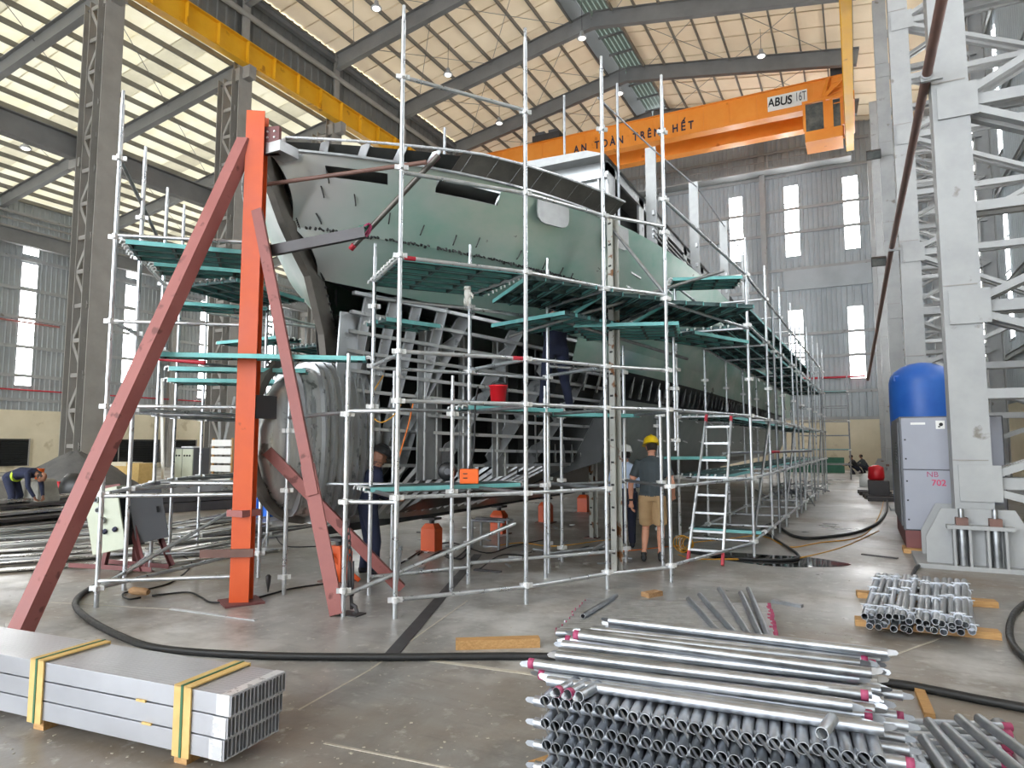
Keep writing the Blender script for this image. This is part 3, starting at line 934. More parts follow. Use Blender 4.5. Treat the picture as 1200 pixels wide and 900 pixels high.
def bow_openings(Y, v):
    return (5.95 < Y < 6.42 and .14 < v < .29) or (6.86 < Y < 7.55 and .07 < v < .29)
for side in (1, -1):
    hull_sheet('topside_plate', 0.0, 1.0, 5.4, 9.0, 28, 110, 'hull_green', side, ship, bow_openings if side > 0 else None)
    hull_sheet('topside_plate', 0.0, 1.0, 9.0, YEND, 6, 60, 'hull_green', side, ship, None, False)
    hull_sheet('bow_plate', 1.0, 2.0, 5.4, 9.0, 8, 40, 'hull_green', side, ship)
    hull_sheet('bow_plate', 1.0, 2.0, 9.0, YEND, 5, 60, 'hull_green', side, ship, None, False)
# lower side: plated only abaft the open bow frames on starboard
hull_sheet('side_plate', 2.42, 3.0, 10.9, YEND, 5, 60, 'hull_lower', 1, ship, None, False)
hull_sheet('side_plate', 2.0, 2.18, 9.9, YEND, 2, 60, 'hull_green', 1, ship, None, False)
hull_sheet('bottom_plate', 3.0, 4.0, 9.4, YEND, 5, 60, 'hull_bottom', 1, ship, None, False)
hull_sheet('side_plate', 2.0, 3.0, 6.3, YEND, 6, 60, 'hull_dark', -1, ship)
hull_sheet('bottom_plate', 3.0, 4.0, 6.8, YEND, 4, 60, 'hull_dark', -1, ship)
hull_sheet('bottom_plate', 3.3, 4.0, 6.9, 9.4, 4, 20, 'hull_bottom', 1, ship)
for i in range(15):                                    # slanting ribs standing proud of the bow bottom
    Y = 7.5 + i * .19
    beam('bottom_rib', hull_pt(3.02, Y + .22) + Vector((.01, 0, 0)), hull_pt(3.85, Y - .10) + Vector((.015, 0, -.01)), R_prof(.014, .05), 'aluminium', ship)
# strip of bracket ends left open between the plates
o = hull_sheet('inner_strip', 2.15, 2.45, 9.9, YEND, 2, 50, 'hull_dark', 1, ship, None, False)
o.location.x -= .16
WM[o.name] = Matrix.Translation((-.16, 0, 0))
bm_ = MB(); bm_.box((-.006, -.11, -.16), (.012, .11, .16)); bm_.box((-.02, .09, -.16), (.03, .11, .16))
br_mesh = bm_.mesh('frame_bracket', 'aluminium_dull')
for i in range(62):
    Y = 10.0 + i * .36
    p = hull_pt(2.30, Y) + Vector((-.03, 0, 0))
    w = Matrix.Translation(p) @ RZ(.35) @ Matrix.Rotation(.25, 4, 'Y') @ Matrix.Rotation(-.5, 4, 'X')
    link(bpy.data.objects.new('frame_bracket', br_mesh), ship, w)
for i in range(12):                                   # second, lower run of bracket ends near the chine
    Y = 9.9 + i * .22
    p = hull_pt(2.93, Y) + Vector((.03, 0, .05))
    link(bpy.data.objects.new('frame_bracket', br_mesh), ship, Matrix.Translation(p) @ RZ(.5) @ Matrix.Rotation(-.8, 4, 'X') @ Matrix.Scale(.8, 4))
# stitch marks of longitudinals showing through the plating
sm = MB(); sm.box((-.006, -.16, -.014), (.010, .16, .014)); sm = sm.mesh('stringer_end', 'film_white')
for i in range(70):
    Y = 10.4 + (i % 14) * 1.25 + .3 * ((i // 14) % 2)
    v = (.62, 1.4, .85, 2.55, 2.78)[i // 14]
    if v < 2 and Y < 10.3: continue
    a, b = hull_pt(v, Y - .2), hull_pt(v, Y + .2)
    link(bpy.data.objects.new('stringer_end', sm), ship, Matrix.Translation((a + b) / 2 + Vector((.01, 0, 0))) @ RZ(-math.atan2(b.x - a.x, b.y - a.y)) @ Matrix.Rotation(-.12, 4, 'X'))

# open bow frames on starboard
NS = 10
for j in range(NS):
    v = 2.03 + .97 * j / (NS - 1)
    ys = max(6.75, stem_y(v) + .15)
    pts = [hull_pt(v, ys + (11.4 - ys) * k / 16) for k in range(17)]
    b = MB()
    rings = []
    for p in pts:
        d = Vector((-1, .3, 0)).normalized()
        rings.append([p + Vector((0, 0, -.022)), p + Vector((0, 0, .022)), p + d * .07 + Vector((0, 0, .022)), p + d * .07 + Vector((0, 0, -.022))])
    b.loft(rings)
    b.build('longitudinal', 'aluminium', ship)
def web_frame(Y, v0, v1, depth, m, name='web_frame', cut=True, th=.014, lean=0.0):
    b = MB()
    n = 26
    outer, inner = [], []
    for k in range(n + 1):
        v = v0 + (v1 - v0) * k / n
        p = hull_pt(v, Y + lean * (v - 2))
        d = depth * (1 if not cut or k % 4 else .55)
        q = p + Vector((-d, .12 * d, 0))
        if q.x < KX: q.x = KX
        outer.append(p); inner.append(q)
    for k in range(n):
        A, B, C, D = outer[k], outer[k + 1], inner[k + 1], inner[k]
        for dy in (-th / 2, th / 2):
            o_ = Vector((0, dy, 0))
            b.quad(A + o_, B + o_, C + o_, D + o_)
        o0, o1 = Vector((0, -th / 2, 0)), Vector((0, th / 2, 0))
        b.quad(A + o0, A + o1, B + o1, B + o0)
        b.quad(D + o0, D + o1, C + o1, C + o0)
        e = Vector((0, .05, 0))
        b.quad(D - e, D + e, C + e, C - e)            # face flange
    return b.build(name, m, ship)
for Y in (6.95, 7.2, 7.45, 7.75):
    web_frame(Y, 2.0, 3.9, .16, 'aluminium', cut=False)
for Y in (8.1, 8.9, 9.7, 10.5):
    web_frame(Y, 2.0, 3.05, .26, 'aluminium', lean=-.55)
for i in range(12):                                   # floors of the bottom, sloping flats
    web_frame(7.9 + i * .26, 3.0, 3.5, .10, 'aluminium_dull', 'floor_frame', False, .01, -.35)
# inner bulkheads and tank panels that close the view through the frames
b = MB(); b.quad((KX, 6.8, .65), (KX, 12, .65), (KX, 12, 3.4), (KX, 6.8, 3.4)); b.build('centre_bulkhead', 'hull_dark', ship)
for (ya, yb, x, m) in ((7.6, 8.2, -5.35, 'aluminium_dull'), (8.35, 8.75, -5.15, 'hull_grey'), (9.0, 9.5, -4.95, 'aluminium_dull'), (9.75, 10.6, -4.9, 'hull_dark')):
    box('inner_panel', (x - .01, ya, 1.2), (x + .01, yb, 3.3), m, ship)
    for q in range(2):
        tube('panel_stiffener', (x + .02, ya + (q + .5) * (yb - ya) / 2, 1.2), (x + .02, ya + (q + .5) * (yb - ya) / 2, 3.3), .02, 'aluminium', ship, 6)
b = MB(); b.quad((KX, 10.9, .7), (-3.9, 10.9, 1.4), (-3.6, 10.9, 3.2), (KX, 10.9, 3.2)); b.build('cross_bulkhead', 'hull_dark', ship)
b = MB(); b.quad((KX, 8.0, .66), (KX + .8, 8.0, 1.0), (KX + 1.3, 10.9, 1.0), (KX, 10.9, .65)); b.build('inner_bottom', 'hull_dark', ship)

def coaming(ya, yb, va, vb):
    P = [hull_pt(v, Y) + Vector((-.02, .01, 0)) for Y, v in ((ya, va), ((ya + yb) / 2, va), (yb, va), (yb, (va + vb) / 2), (yb, vb), ((ya + yb) / 2, vb), (ya, vb), (ya, (va + vb) / 2), (ya, va))]
    b = MB(); b.tube(P, .02, 4); b.build('opening_coaming', 'aluminium', ship)
coaming(6.86, 7.55, .07, .29)
box('deck_stringer', (-5.4, 7.2, 4.72), (-4.6, 7.25, 4.86), 'aluminium', ship)

# stem bar
st = [hull_pt(v, stem_y(v)) for v in [x * .2 for x in range(0, 11)]]
st = [Vector((KX, p.y - .05, p.z)) for p in st] + [Vector((KX, 6.62, 3.1)), Vector((KX, 6.68, 2.75))]
b = MB(); rings = []
for p in st:
    rings.append([p + Vector(q) for q in ((-.055, -.11, 0), (.055, -.11, 0), (.07, .12, 0), (-.07, .12, 0))])
b.loft(rings); b.build('stem_bar', 'stem_steel', ship)
b = MB()                                              # weld beads either side of the stem
for i, (p, q) in enumerate(zip(st, st[1:])):
    for k in range(7):
        c = p.lerp(q, k / 7) + Vector((.085, .1, 0))
        b.box(c - Vector((.008, .012, .014)), c + Vector((.012, .012, .014)))
o = b.build('stem_weld', 'weld_black', ship); o['kind'] = 'stuff'

# forefoot bulb: shell with rib frames proud of it
bulb = MB(); rings = []
BR = []
for k in range(13):
    s = k / 12
    Y = 5.55 + s * 1.75
    r = math.sqrt(max(0, 1 - (1 - min(1, s / .55)) ** 2)) if s < .55 else 1
    hw, hz, cz = .05 + .25 * r, .14 + .82 * r, 1.70 + .05 * s
    BR.append((Y, hw, hz, cz))
    rings.append([(KX + hw * math.copysign(abs(math.cos(a)) ** .6, math.cos(a)), Y, cz + hz * math.sin(a)) for a in [2 * math.pi * i / 20 for i in range(20)]])
bulb.loft(rings); bulb.build('bulb_shell', 'bulb_metal', ship, None, True)
for k in (3, 5, 6, 7, 8, 9, 10, 11, 12):
    Y, hw, hz, cz = BR[k]
    b = MB()
    n = 28
    SQ = lambda c: math.copysign(abs(c) ** .6, c)
    ro = [(KX + (hw + .06) * SQ(math.cos(2 * math.pi * i / n)), (hz + .06) * math.sin(2 * math.pi * i / n) + cz) for i in range(n)]
    ri = [(KX + (hw - .02) * SQ(math.cos(2 * math.pi * i / n)), (hz - .02) * math.sin(2 * math.pi * i / n) + cz) for i in range(n)]
    for i in range(n):
        j = (i + 1) % n
        for y_ in (Y - .018, Y + .018):
            b.quad((ro[i][0], y_, ro[i][1]), (ro[j][0], y_, ro[j][1]), (ri[j][0], y_, ri[j][1]), (ri[i][0], y_, ri[i][1]))
        b.quad((ro[i][0], Y - .012, ro[i][1]), (ro[j][0], Y - .012, ro[j][1]), (ro[j][0], Y + .012, ro[j][1]), (ro[i][0], Y + .012, ro[i][1]))
    b.build('bulb_rib', 'aluminium', ship)
b = MB(); rings = []                                   # dark nose bar rolled round the front of the bulb
for k in range(13):
    a = math.pi * (.62 + .95 * k / 12)
    p = Vector((KX, 6.25 + .78 * math.cos(a), 1.80 + .98 * math.sin(a)))
    d = Vector((0, math.cos(a), math.sin(a)))
    rings.append([p + Vector((-.05, 0, 0)), p + Vector((.05, 0, 0)), p + Vector((.05, 0, 0)) + d * .09, p + Vector((-.05, 0, 0)) + d * .09])
b.loft(rings); b.build('nose_bar', 'stem_steel', ship)
b = MB()                                               # jagged side gusset joining bulb and stem
b.prism([(6.55, 2.4), (7.1, 2.3), (7.25, 3.45), (6.62, 3.4)], -.012, .012, 0, Matrix(((0, 0, 1, KX + .22), (1, 0, 0, 0), (0, 1, 0, 0), (0, 0, 0, 1))))
b.build('forefoot_gusset', 'aluminium', ship)

# keel bar
beam('keel_bar', (KX, 6.6, .60), (KX, YEND, .57), R_prof(.12, .1), 'hull_dark', ship)

# deck, bulwark
b = MB()
n = 40
L = [hull_pt(.12, 5.6 + (YEND - 5.6) * (k / n) ** 1.5, -1) for k in range(n + 1)]
Rr = [hull_pt(.12, 5.6 + (YEND - 5.6) * (k / n) ** 1.5, 1) for k in range(n + 1)]
for k in range(n):
    b.quad(L[k], Rr[k], Rr[k + 1], L[k + 1])
b.build('foredeck', 'aluminium_dull', ship)
def bulwark(side):
    pts = [5.62 + (9.35 - 5.62) * k / 40 for k in range(41)]
    b = MB()
    P, Q = [], []
    for Y in pts:
        p = hull_pt(0, Y, side)
        g = min(1, (Y - 5.5) / 1.6)
        P.append(p + Vector((side * .015, 0, .02)))
        Q.append(p + Vector((side * (.05 + .20 * g), -.05, .12 + .10 * g)))
    k0 = 14 if side > 0 else 0
    for k in range(k0, 40):
        b.quad(P[k], P[k + 1], Q[k + 1], Q[k])
    o = b.build('bulwark_plate', 'hull_dark' if side < 0 else 'stem_steel', ship)
    md = o.modifiers.new('plate', 'SOLIDIFY'); md.thickness = .012
    b = MB(); b.tube(Q, .018, 6); b.build('bulwark_cap', 'film_white', ship)
    b = MB(); b.tube([p + Vector((side * .03, 0, -.02)) for p in P], .022, 6); b.build('rubbing_strake', 'aluminium', ship)
    for k in range(0, 40, 3):
        b = MB()
        p, q = P[k], Q[k]
        i_ = Vector((-side * .16, .02, 0))
        for d in (Vector((0, -.006, 0)), Vector((0, .006, 0))):
            b.quad(p + d, q + d, q + i_ + d, p + i_ + d)
        b.build('bulwark_bracket', 'aluminium', ship)
    b = MB()
    for k in range(0, k0 + 1):
        i_ = Vector((-side * .17, .03, 0))
        b.quad(P[k] + i_, P[k + 1] + i_, Q[k + 1] + i_, Q[k] + i_)
    b.build('bulwark_lining', 'hull_dark', ship)
bulwark(1); bulwark(-1)
for Y in (8.25, 9.55):                                 # rounded chock plates hung on the topside
    b = MB()
    pr = [(-.28, .10), (-.28, -.12)] + [(-.28 + .13 * (1 - math.cos(a)), -.12 - .13 * math.sin(a)) for a in (.5, 1.0, 1.57)] + [(.15 + .13 * math.sin(a), -.12 - .13 * math.cos(a)) for a in (0, .5, 1.0, 1.57)] + [(.28, .10)]
    a_, c_ = hull_pt(.12, Y - .28), hull_pt(.12, Y + .28)
    ang = math.atan2(c_.x - a_.x, c_.y - a_.y)
    w = Matrix.Translation((a_ + c_) / 2 + Vector((.05, -.02, -.02))) @ RZ(-ang + math.pi / 2) @ Matrix.Rotation(math.pi / 2, 4, 'X')
    b.prism(pr, -.012, .012, 0, w)
    b.build('chock_plate', 'aluminium_dull', ship)

# weld seam of black loops along the bow plates, strongback clips
b = MB()
ys = 6.02
while ys < 9.9:
    p = hull_pt(1.0, ys)
    h_ = random.uniform(.012, .024)
    w = Matrix.Translation(p + Vector((.014, -.006, random.uniform(-.012, .012)))) @ RZ(random.uniform(-.4, .4)) @ Matrix.Rotation(random.uniform(-1.2, 1.2), 4, 'Y')
    if random.random() < .9:
        b.box((-.008, -.013, -h_), (.012, .013, h_), 0, w)
    ys += random.uniform(.022, .04)
o = b.build('seam_weld', 'weld_black', ship); o['kind'] = 'stuff'
for v, Y, tl in ((.5, 6.02, .3), (.55, 6.28, .15), (.86, 6.10, .5), (.72, 6.62, -.1), (.80, 6.95, -.35), (.85, 7.30, -.3), (.82, 7.55, -.35), (.86, 8.1, -.5), (.90, 8.5, -.4), (.94, 8.8, -.5), (.98, 9.0, -.5), (.3, 6.0, .2)):
    p = hull_pt(v, Y)
    b = MB()
    b.tube([(0, 0, -.07), (.03, 0, -.06), (.035, 0, 0), (.03, 0, .06), (0, 0, .07)], .009, 6)
    b.build('strongback_clip', 'weld_black', ship, Matrix.Translation(p + Vector((.01, -.01, 0))) @ RZ(-.8) @ Matrix.Rotation(tl, 4, 'X'))

# thin poles standing on the foredeck
for (px, ya, yb, Y) in ((521, 150, 205, 8.6), (661, 112, 190, 10.0), (723, 98, 185, 9.9)):
    a, c = at_Y(px, ya, Y), at_Y(px + 1, yb, Y)
    tube('deck_pole', a, (a.x, a.y, 5.0), .022, 'galvanised', ship, 8)

# deckhouse
HF, HX = 9.55, -3.25
dh = box('deckhouse_front', (2 * KX - HX, HF, 4.95), (HX - .05, HF + .03, 6.02), 'hull_grey', ship)
for i in range(16):
    x = 2 * KX - HX + .15 + i * .36
    box('stiffener', (x, HF - .05, 5.0), (x + .02, HF, 5.75), 'aluminium', dh)
box('front_rail', (2 * KX - HX, HF - .07, 5.74), (HX, HF, 5.80), 'aluminium', dh)
b = MB()
rp_ = [(2 * KX - HX - .1, 6.02), (HX + .05, 6.02), (HX - .25, 6.13), (KX, 6.20), (2 * KX - HX + .25, 6.13)]
b.loft([[(x, Y, z) for x, z in rp_] for Y in (HF - .25, 24.0)])
b.build('deckhouse_roof', 'aluminium_dull', ship)
ds = box('deckhouse_side', (HX - .04, HF, 4.95), (HX, 24, 5.10), 'aluminium', ship)
for (ya, yb) in ((HF, HF + .35), (11.2, 11.5), (12.9, 13.2), (14.6, 14.9), (16.4, 16.7), (18.3, 18.6), (20.4, 20.8), (23.4, 24)):
    box('window_post', (HX - .04, ya, 5.10), (HX, yb, 6.0), 'aluminium', ds)
box('side_header', (HX - .04, HF, 5.86), (HX, 24, 6.02), 'aluminium', ds)
box('inner_lining', (HX - .5, HF + .1, 4.95), (HX - .45, 24, 6.0), 'hull_dark', ds)
for z in (5.14, 5.22, 5.30):
    tube('side_rail', (HX + .45, 10.4, z - .1), (HX + .35, 24, z - .1), .015, 'aluminium', ship, 6)
for (Y, zt, zb) in ((11.0, 6.75, 4.9), (13.4, 6.95, 4.95), (16.3, 7.0, 5.0), (19.5, 7.0, 5.0)):
    x = hull_pt(0, Y).x - .16
    o = box('upright_bar', (x - .09, Y - .02, zb), (x + .09, Y + .02, zt), 'aluminium_dull', ship)
    for k in range(2):
        box('bar_lug', (x + .02, Y - .06, zb + .25 + .4 * k), (x + .06, Y - .02, zb + .33 + .4 * k), 'aluminium', o)
tube('lifeline', (-3.2, 9.0, 6.75), (-2.9, 11.0, 6.68), .014, 'galvanised', ship, 6)
tube('lifeline', (-2.9, 11.0, 6.68), (-2.7, 13.4, 6.85), .014, 'galvanised', ship, 6)
tube('lifeline', (-2.7, 13.4, 6.85), (-2.6, 19.5, 6.9), .014, 'galvanised', ship, 6)

# ================================================================== SCAFFOLD
TR = .0245
cm = MB()
cm.lathe([(.036, -.035), (.046, -.03), (.046, .02), (.034, .035)], 10)
for a in range(4):
    cm.box((.03, -.016, -.03), (.085, .016, .028), 0, RZ(a * math.pi / 2 + .3))
COUPLER = cm.mesh('coupler', 'coupler_zinc', False)

def standard(par, x, y, ztop, levels=(), z0=0.0, spigot=True, m='scaffold_zinc'):
    o = tube('standard', (x, y, z0), (x, y, ztop - (.16 if spigot else 0)), TR, m, par, 12)
    if spigot:
        tube('spigot', (x, y, ztop - .16), (x, y, ztop), TR * .78, m, o, 10)
    for z in levels:
        link(bpy.data.objects.new('coupler', COUPLER), o, Matrix.Translation((x, y, z)) @ RZ(.4) @ Matrix.Scale(.84, 4))
    if ztop - z0 > 3.5:
        tube('joint_sleeve', (x, y, z0 + 2.36), (x, y, z0 + 2.46), TR * 1.15, m, o, 10)
    return o

def ledger(par, a, b, za, zb=None, red=0, m='scaffold_zinc'):
    zb = za if zb is None else zb
    A, B = Vector((a[0], a[1], za)), Vector((b[0], b[1], zb))
    o = tube('ledger', A, B, TR * .92, m, par, 10)
    d = (B - A).normalized()
    if red & 1:
        tube('paint_band', A + d * .04, A + d * .16, TR * .97, 'paint_red', o, 10)
    if red & 2:
        tube('paint_band', B - d * .16, B - d * .04, TR * .97, 'paint_red', o, 10)
    return o

def plank_mesh():
    b = MB()
    w, t = .115, .05
    b.box((-w, 0, -.004), (w, 1, 0))
    for s in (-1, 1):
        b.box((s * w - .003, 0, -t), (s * w + .003, 1, -.002), 1)
        b.box((s * (w - .014) - .012, 0, -t), (s * (w - .014) + .012, 1, -t + .003))
    for y in (.02, .33, .66, .97):
        b.box((-w + .004, y - .012, -t + .005), (w - .004, y + .012, -.004))
    b.box((-.012, 0, -.02), (.012, 1, -.004))
    return b.mesh('deck_plank', ['plank_teal', 'plank_edge'])
PLANK = plank_mesh()
hk = MB()
hk.tube([(0, -.01, 0), (0, .03, .012), (0, .055, .002), (0, .06, -.03)], .012, 6)
HOOK = hk.mesh('hook', 'coupler_zinc')

def deck(par, a, b, z, n, inward, gap=.245, hooks=True, skip=(), zj=0.0):
    """n planks from a to b (plan points), stepping along the inward vector"""
    a, b, iv = Vector((a[0], a[1], 0)), Vector((b[0], b[1], 0)), Vector((inward[0], inward[1], 0)).normalized()
    d = b - a
    L = d.length
    ang = math.atan2(-d.x, d.y)
    for i in range(n):
        if i in skip: continue
        p = a + iv * (gap * (i + .5)) + Vector((0, 0, z + zj * random.uniform(-1, 1)))
        R = Matrix.Translation(p) @ RZ(ang)
        o = link(bpy.data.objects.new('deck_plank', PLANK), par, R @ Matrix.Diagonal((1, L, 1, 1)))
        if hooks:
            for s in (-.07, .07):
                link(bpy.data.objects.new('hook', HOOK), o, R @ Matrix.Translation((s, L, -.01)))
                link(bpy.data.objects.new('hook', HOOK), o, R @ Matrix.Translation((s, 0, -.01)) @ RZ(math.pi))

LV = (.18, 1.17, 2.13, 2.63, 3.60, 4.50)
# ---- bow and starboard scaffold ------------------------------------------------
sf = thing('tube_scaffold', (-3.6, 7, 0), 'galvanised tube scaffold with teal planks wrapped round the starboard bow', 'scaffold')
P402, P462, P617, P713, P787 = (-4.61, 5.33), (-4.10, 5.49), (-3.22, 6.61), (-2.69, 7.70), (-2.13, 8.47)
I421, I550, I637, I795 = (-4.98, 6.18), (-4.30, 7.22), (-3.72, 8.32), (-3.05, 9.55)
standard(sf, *P402, 2.62, (.25, 1.12, 2.0))
standard(sf, *P462, 6.32, (.18, 1.17, 2.13, 2.63, 3.62, 4.55, 5.53))
standard(sf, *P617, 6.45, (.2, 1.17, 2.13, 2.63, 3.60, 4.50, 5.45))
standard(sf, *P713, 6.55, (.2, 1.17, 2.13, 2.63, 3.58, 4.50, 5.6))
standard(sf, *P787, 6.55, (.2, 1.17, 2.13, 2.63, 3.55, 4.42, 4.86, 5.77))
standard(sf, *I421, 4.05, (1.17, 2.13, 2.60, 3.30))
standard(sf, -5.1, 6.75, 2.6, (1.1, 2.1), spigot=False)
standard(sf, -4.23, 6.72, 2.5, (1.15, 2.05))
standard(sf, *I550, 4.22, (1.17, 2.1, 2.6, 3.42))
standard(sf, *I637, 4.25, (1.17, 2.1, 2.6, 3.40))
standard(sf, -3.62, 8.0, 2.45, (1.17, 2.13))
standard(sf, -3.9, 9.2, 2.3, (.2, 1.17, 2.1))
standard(sf, -4.25, 9.5, 1.95, (.2, 1.17), m='galvanised_dull')
standard(sf, *I795, 3.15, (.2, 1.17, 2.1, 2.75))
standard(sf, -3.0, 11.2, 2.1, (.3, 1.2, 2.0), m='galvanised_dull')
standard(sf, -2.45, 9.3, 2.45, (1.17, 2.1))
standard(sf, -2.35, 9.75, 3.3, (1.75, 2.5), z0=1.6)
chain = [P462, P617, P713, P787]
for a, b in zip(chain, chain[1:]):
    for z in (.18, 2.13, 2.63, 3.60, 4.50):
        ledger(sf, a, b, z, None, (1 if (z == 3.60 and a is P462) else 0) | (2 if z == 2.63 and b is P617 else 0))
ledger(sf, P462, P617, 1.17)
ledger(sf, P617, P713, 1.17)
ledger(sf, P462, P617, 5.53, 5.47)
ledger(sf, P402, P462, 2.03)
ledger(sf, P402, P462, 1.12)
for a, b, zs in ((P462, I421, (1.17, 2.60, 3.60)), (P617, I550, (1.17, 2.1, 2.62, 3.58)), (P713, I637, (1.17, 2.1, 2.62, 3.56)), (P787, I795, (1.17, 2.1, 3.5)), (I421, I550, (1.15, 2.1, 2.58, 3.4)), (I550, I637, (1.15, 2.1, 2.58, 3.4)), (I637, I795, (.25, 1.15, 2.1, 2.75))):
    for z in zs:
        ledger(sf, a, b, z, None, 0, 'galvanised_dull' if z < 2.5 else 'scaffold_zinc')
ledger(sf, P402, (-5.85, 5.76), 2.02, 2.0, 0, 'galvanised_dull')
ledger(sf, P462, (-4.60, 6.25), .3, .55, 0)
ledger(sf, P713, (-3.3, 8.9), .55, .25, 0, 'galvanised_dull')
ledger(sf, P402, (-3.7, 7.3), .2, .75)
ledger(sf, I550, (-2.9, 8.6), .25, .3)
ledger(sf, I421, I550, .2)
# loose braces and guard tubes at the bow
tube('guard_tube', at_floor(306, 217, 4.72), at_floor(500, 190, 4.85), TR, 'dark_oxide', sf, 10)
tube('guard_tube', at_floor(411, 292, 3.98), at_floor(514, 182, 4.95), TR * 1.3, 'stem_steel', sf, 10)
tube('paint_band', at_floor(500, 197, 4.83), at_floor(514, 182, 4.955), TR * 1.4, 'paint_magenta', sf, 10)
tube('paint_band', at_floor(411, 292, 3.975), at_floor(415, 287, 4.02), TR * 1.4, 'paint_red', sf, 10)
for k in range(6):                                       # green and pink rope lashing
    c = at_floor(424 + k * 1.5, 272, 4.12)
    b = MB(); b.tube([c + Vector((.065 * math.cos(a), -.04 + .04 * math.sin(a), .075 * math.sin(a + k * .4))) for a in [i * math.pi / 5 for i in range(11)]], .012, 5)
    b.build('rope_lashing', 'net_green' if k < 4 else 'paint_magenta', sf)
ledger(sf, (-3.9, 7.5), (-1.55, 9.35), 3.05, 4.05, 0, 'galvanised_dull')      # raking brace under the starboard deck
ledger(sf, (-3.55, 7.9), (-2.3, 10.4), 3.35, 3.0, 1, 'galvanised_dull')
ledger(sf, P787, (-3.1, 8.9), 3.6, 4.9, 0, 'galvanised_dull')
# decks
nrm = (-.79, .62)
deck(sf, P462, P617, 3.62, 5, nrm, .25)
deck(sf, (-4.92, 6.35), (-4.62, 7.05), 3.20, 2, (-.9, .35))
deck(sf, (-3.25, 6.72), (-4.22, 7.68), 3.60, 5, (.5, .86), .25, False)
deck(sf, (-2.70, 7.80), (-3.70, 9.05), 3.58, 4, (.6, .8), .25, False)
deck(sf, (-4.40, 7.95), (-3.15, 7.55), 3.33, 5, (.3, .95), .25, False)
deck(sf, (-3.35, 8.3), (-2.05, 8.75), 3.30, 5, (-.2, .98), .25, False)
deck(sf, (-2.12, 8.6), (-3.0, 9.9), 3.56, 5, (.75, .66), .25, False)
deck(sf, (-2.0, 9.6), (-1.45, 10.9), 3.3, 3, (-.9, .4), .25, False)
deck(sf, (-4.8, 5.95), (-3.75, 7.55), 1.22, 2, (-.8, .55))
deck(sf, (-4.15, 6.95), (-3.45, 8.2), 2.16, 2, (-.8, .5))
deck(sf, (-3.6, 8.2), (-2.75, 9.3), 2.12, 2, (-.7, .6))
deck(sf, (-2.75, 10.6), (-1.9, 11.2), 1.5, 1, (-.5, .8))

# ---- port bow scaffold ----------------------------------------------------------
sp = thing('tube_scaffold', (-8, 6, 0), 'galvanised tube scaffold left of the orange post round the port bow', 'scaffold')
A, B, C, D, E = (-7.14, 4.43), (-7.68, 5.08), (-8.65, 6.08), (-9.17, 6.74), (-9.72, 7.65)
LP = (.2, 1.17, 2.1, 3.02, 3.95)
standard(sp, *A, 5.62, LP + (4.84,))
standard(sp, *B, 5.35, (1.17, 2.1, 3.02, 3.95, 4.45), z0=0)
standard(sp, *C, 5.35, LP + (4.45,))
standard(sp, *D, 5.4, LP)
standard(sp, *E, 5.4, LP)
Ai, Bi, Ci = (-5.85, 5.76), (-7.64, 7.04), (-8.85, 8.31)
standard(sp, *Ai, 2.35, (.2, 1.17, 1.85))
standard(sp, *Bi, 4.6, (.2, 1.17, 2.1, 2.6, 3.95))
standard(sp, *Ci, 4.6, LP)
standard(sp, -7.2, 6.5, 1.2, (.3, 1.1), spigot=False)
standard(sp, -6.9, 6.35, 1.2, (.3, 1.1), spigot=False)
standard(sp, -10.0, 9.4, 4.9, LP)
standard(sp, -9.0, 10.0, 4.7, LP)
ch = [A, B, C, D, E, (-10.0, 9.4)]
for a, b in zip(ch, ch[1:]):
    for z in LP:
        ledger(sp, a, b, z)
ledger(sp, A, C, 4.84, 4.40, 0, 'galvanised_dull')
Ax = (-5.95, 5.35)
for z in (.27, 1.15, 2.1, 3.02, 3.97):
    ledger(sp, A, Ax, z)
for a, b in ((C, Bi), (D, Ci), (E, (-9.0, 10.0)), (Bi, Ci), (Ci, (-9.0, 10.0))):
    for z in (.2, 1.17, 2.1, 2.95, 3.9):
        ledger(sp, a, b, z, None, 0, 'galvanised_dull' if z < 3 else 'scaffold_zinc')
ledger(sp, B, Bi, 1.17); ledger(sp, B, Bi, 2.1); ledger(sp, B, Bi, .2, 1.0)
ledger(sp, A, Bi, .2); ledger(sp, (-7.5, 5.5), (-4.9, 6.9), 1.22, 1.2)
tube('guard_tube', (-7.2, 4.9, 2.68), (-6.6, 5.2, 2.62), TR, 'paint_red', sp)
deck(sp, (-6.95, 4.42), (-6.02, 5.42), 3.90, 3, (-.73, .68))
deck(sp, (-7.45, 5.1), (-6.55, 6.1), 3.88, 2, (-.73, .68))
deck(sp, (-8.35, 5.95), (-7.5, 6.9), 3.66, 2, (-.73, .68))
deck(sp, (-7.75, 5.65), (-7.9, 6.95), 3.75, 4, (1, .1))
deck(sp, (-8.9, 7.2), (-7.6, 7.2), 3.3, 2, (0, 1))
deck(sp, (-6.53, 4.50), (-4.78, 5.80), 2.66, 1, (-.6, .8))
deck(sp, (-6.95, 5.00), (-5.75, 5.90), 2.58, 1, (-.6, .8))
deck(sp, (-7.45, 5.35), (-6.25, 6.25), 2.50, 2, (-.6, .8))
deck(sp, (-9.4, 8.0), (-9.2, 9.6), 2.15, 3, (1, 0))
deck(sp, (-7.9, 7.6), (-7.9, 9.6), 3.2, 3, (1, 0))

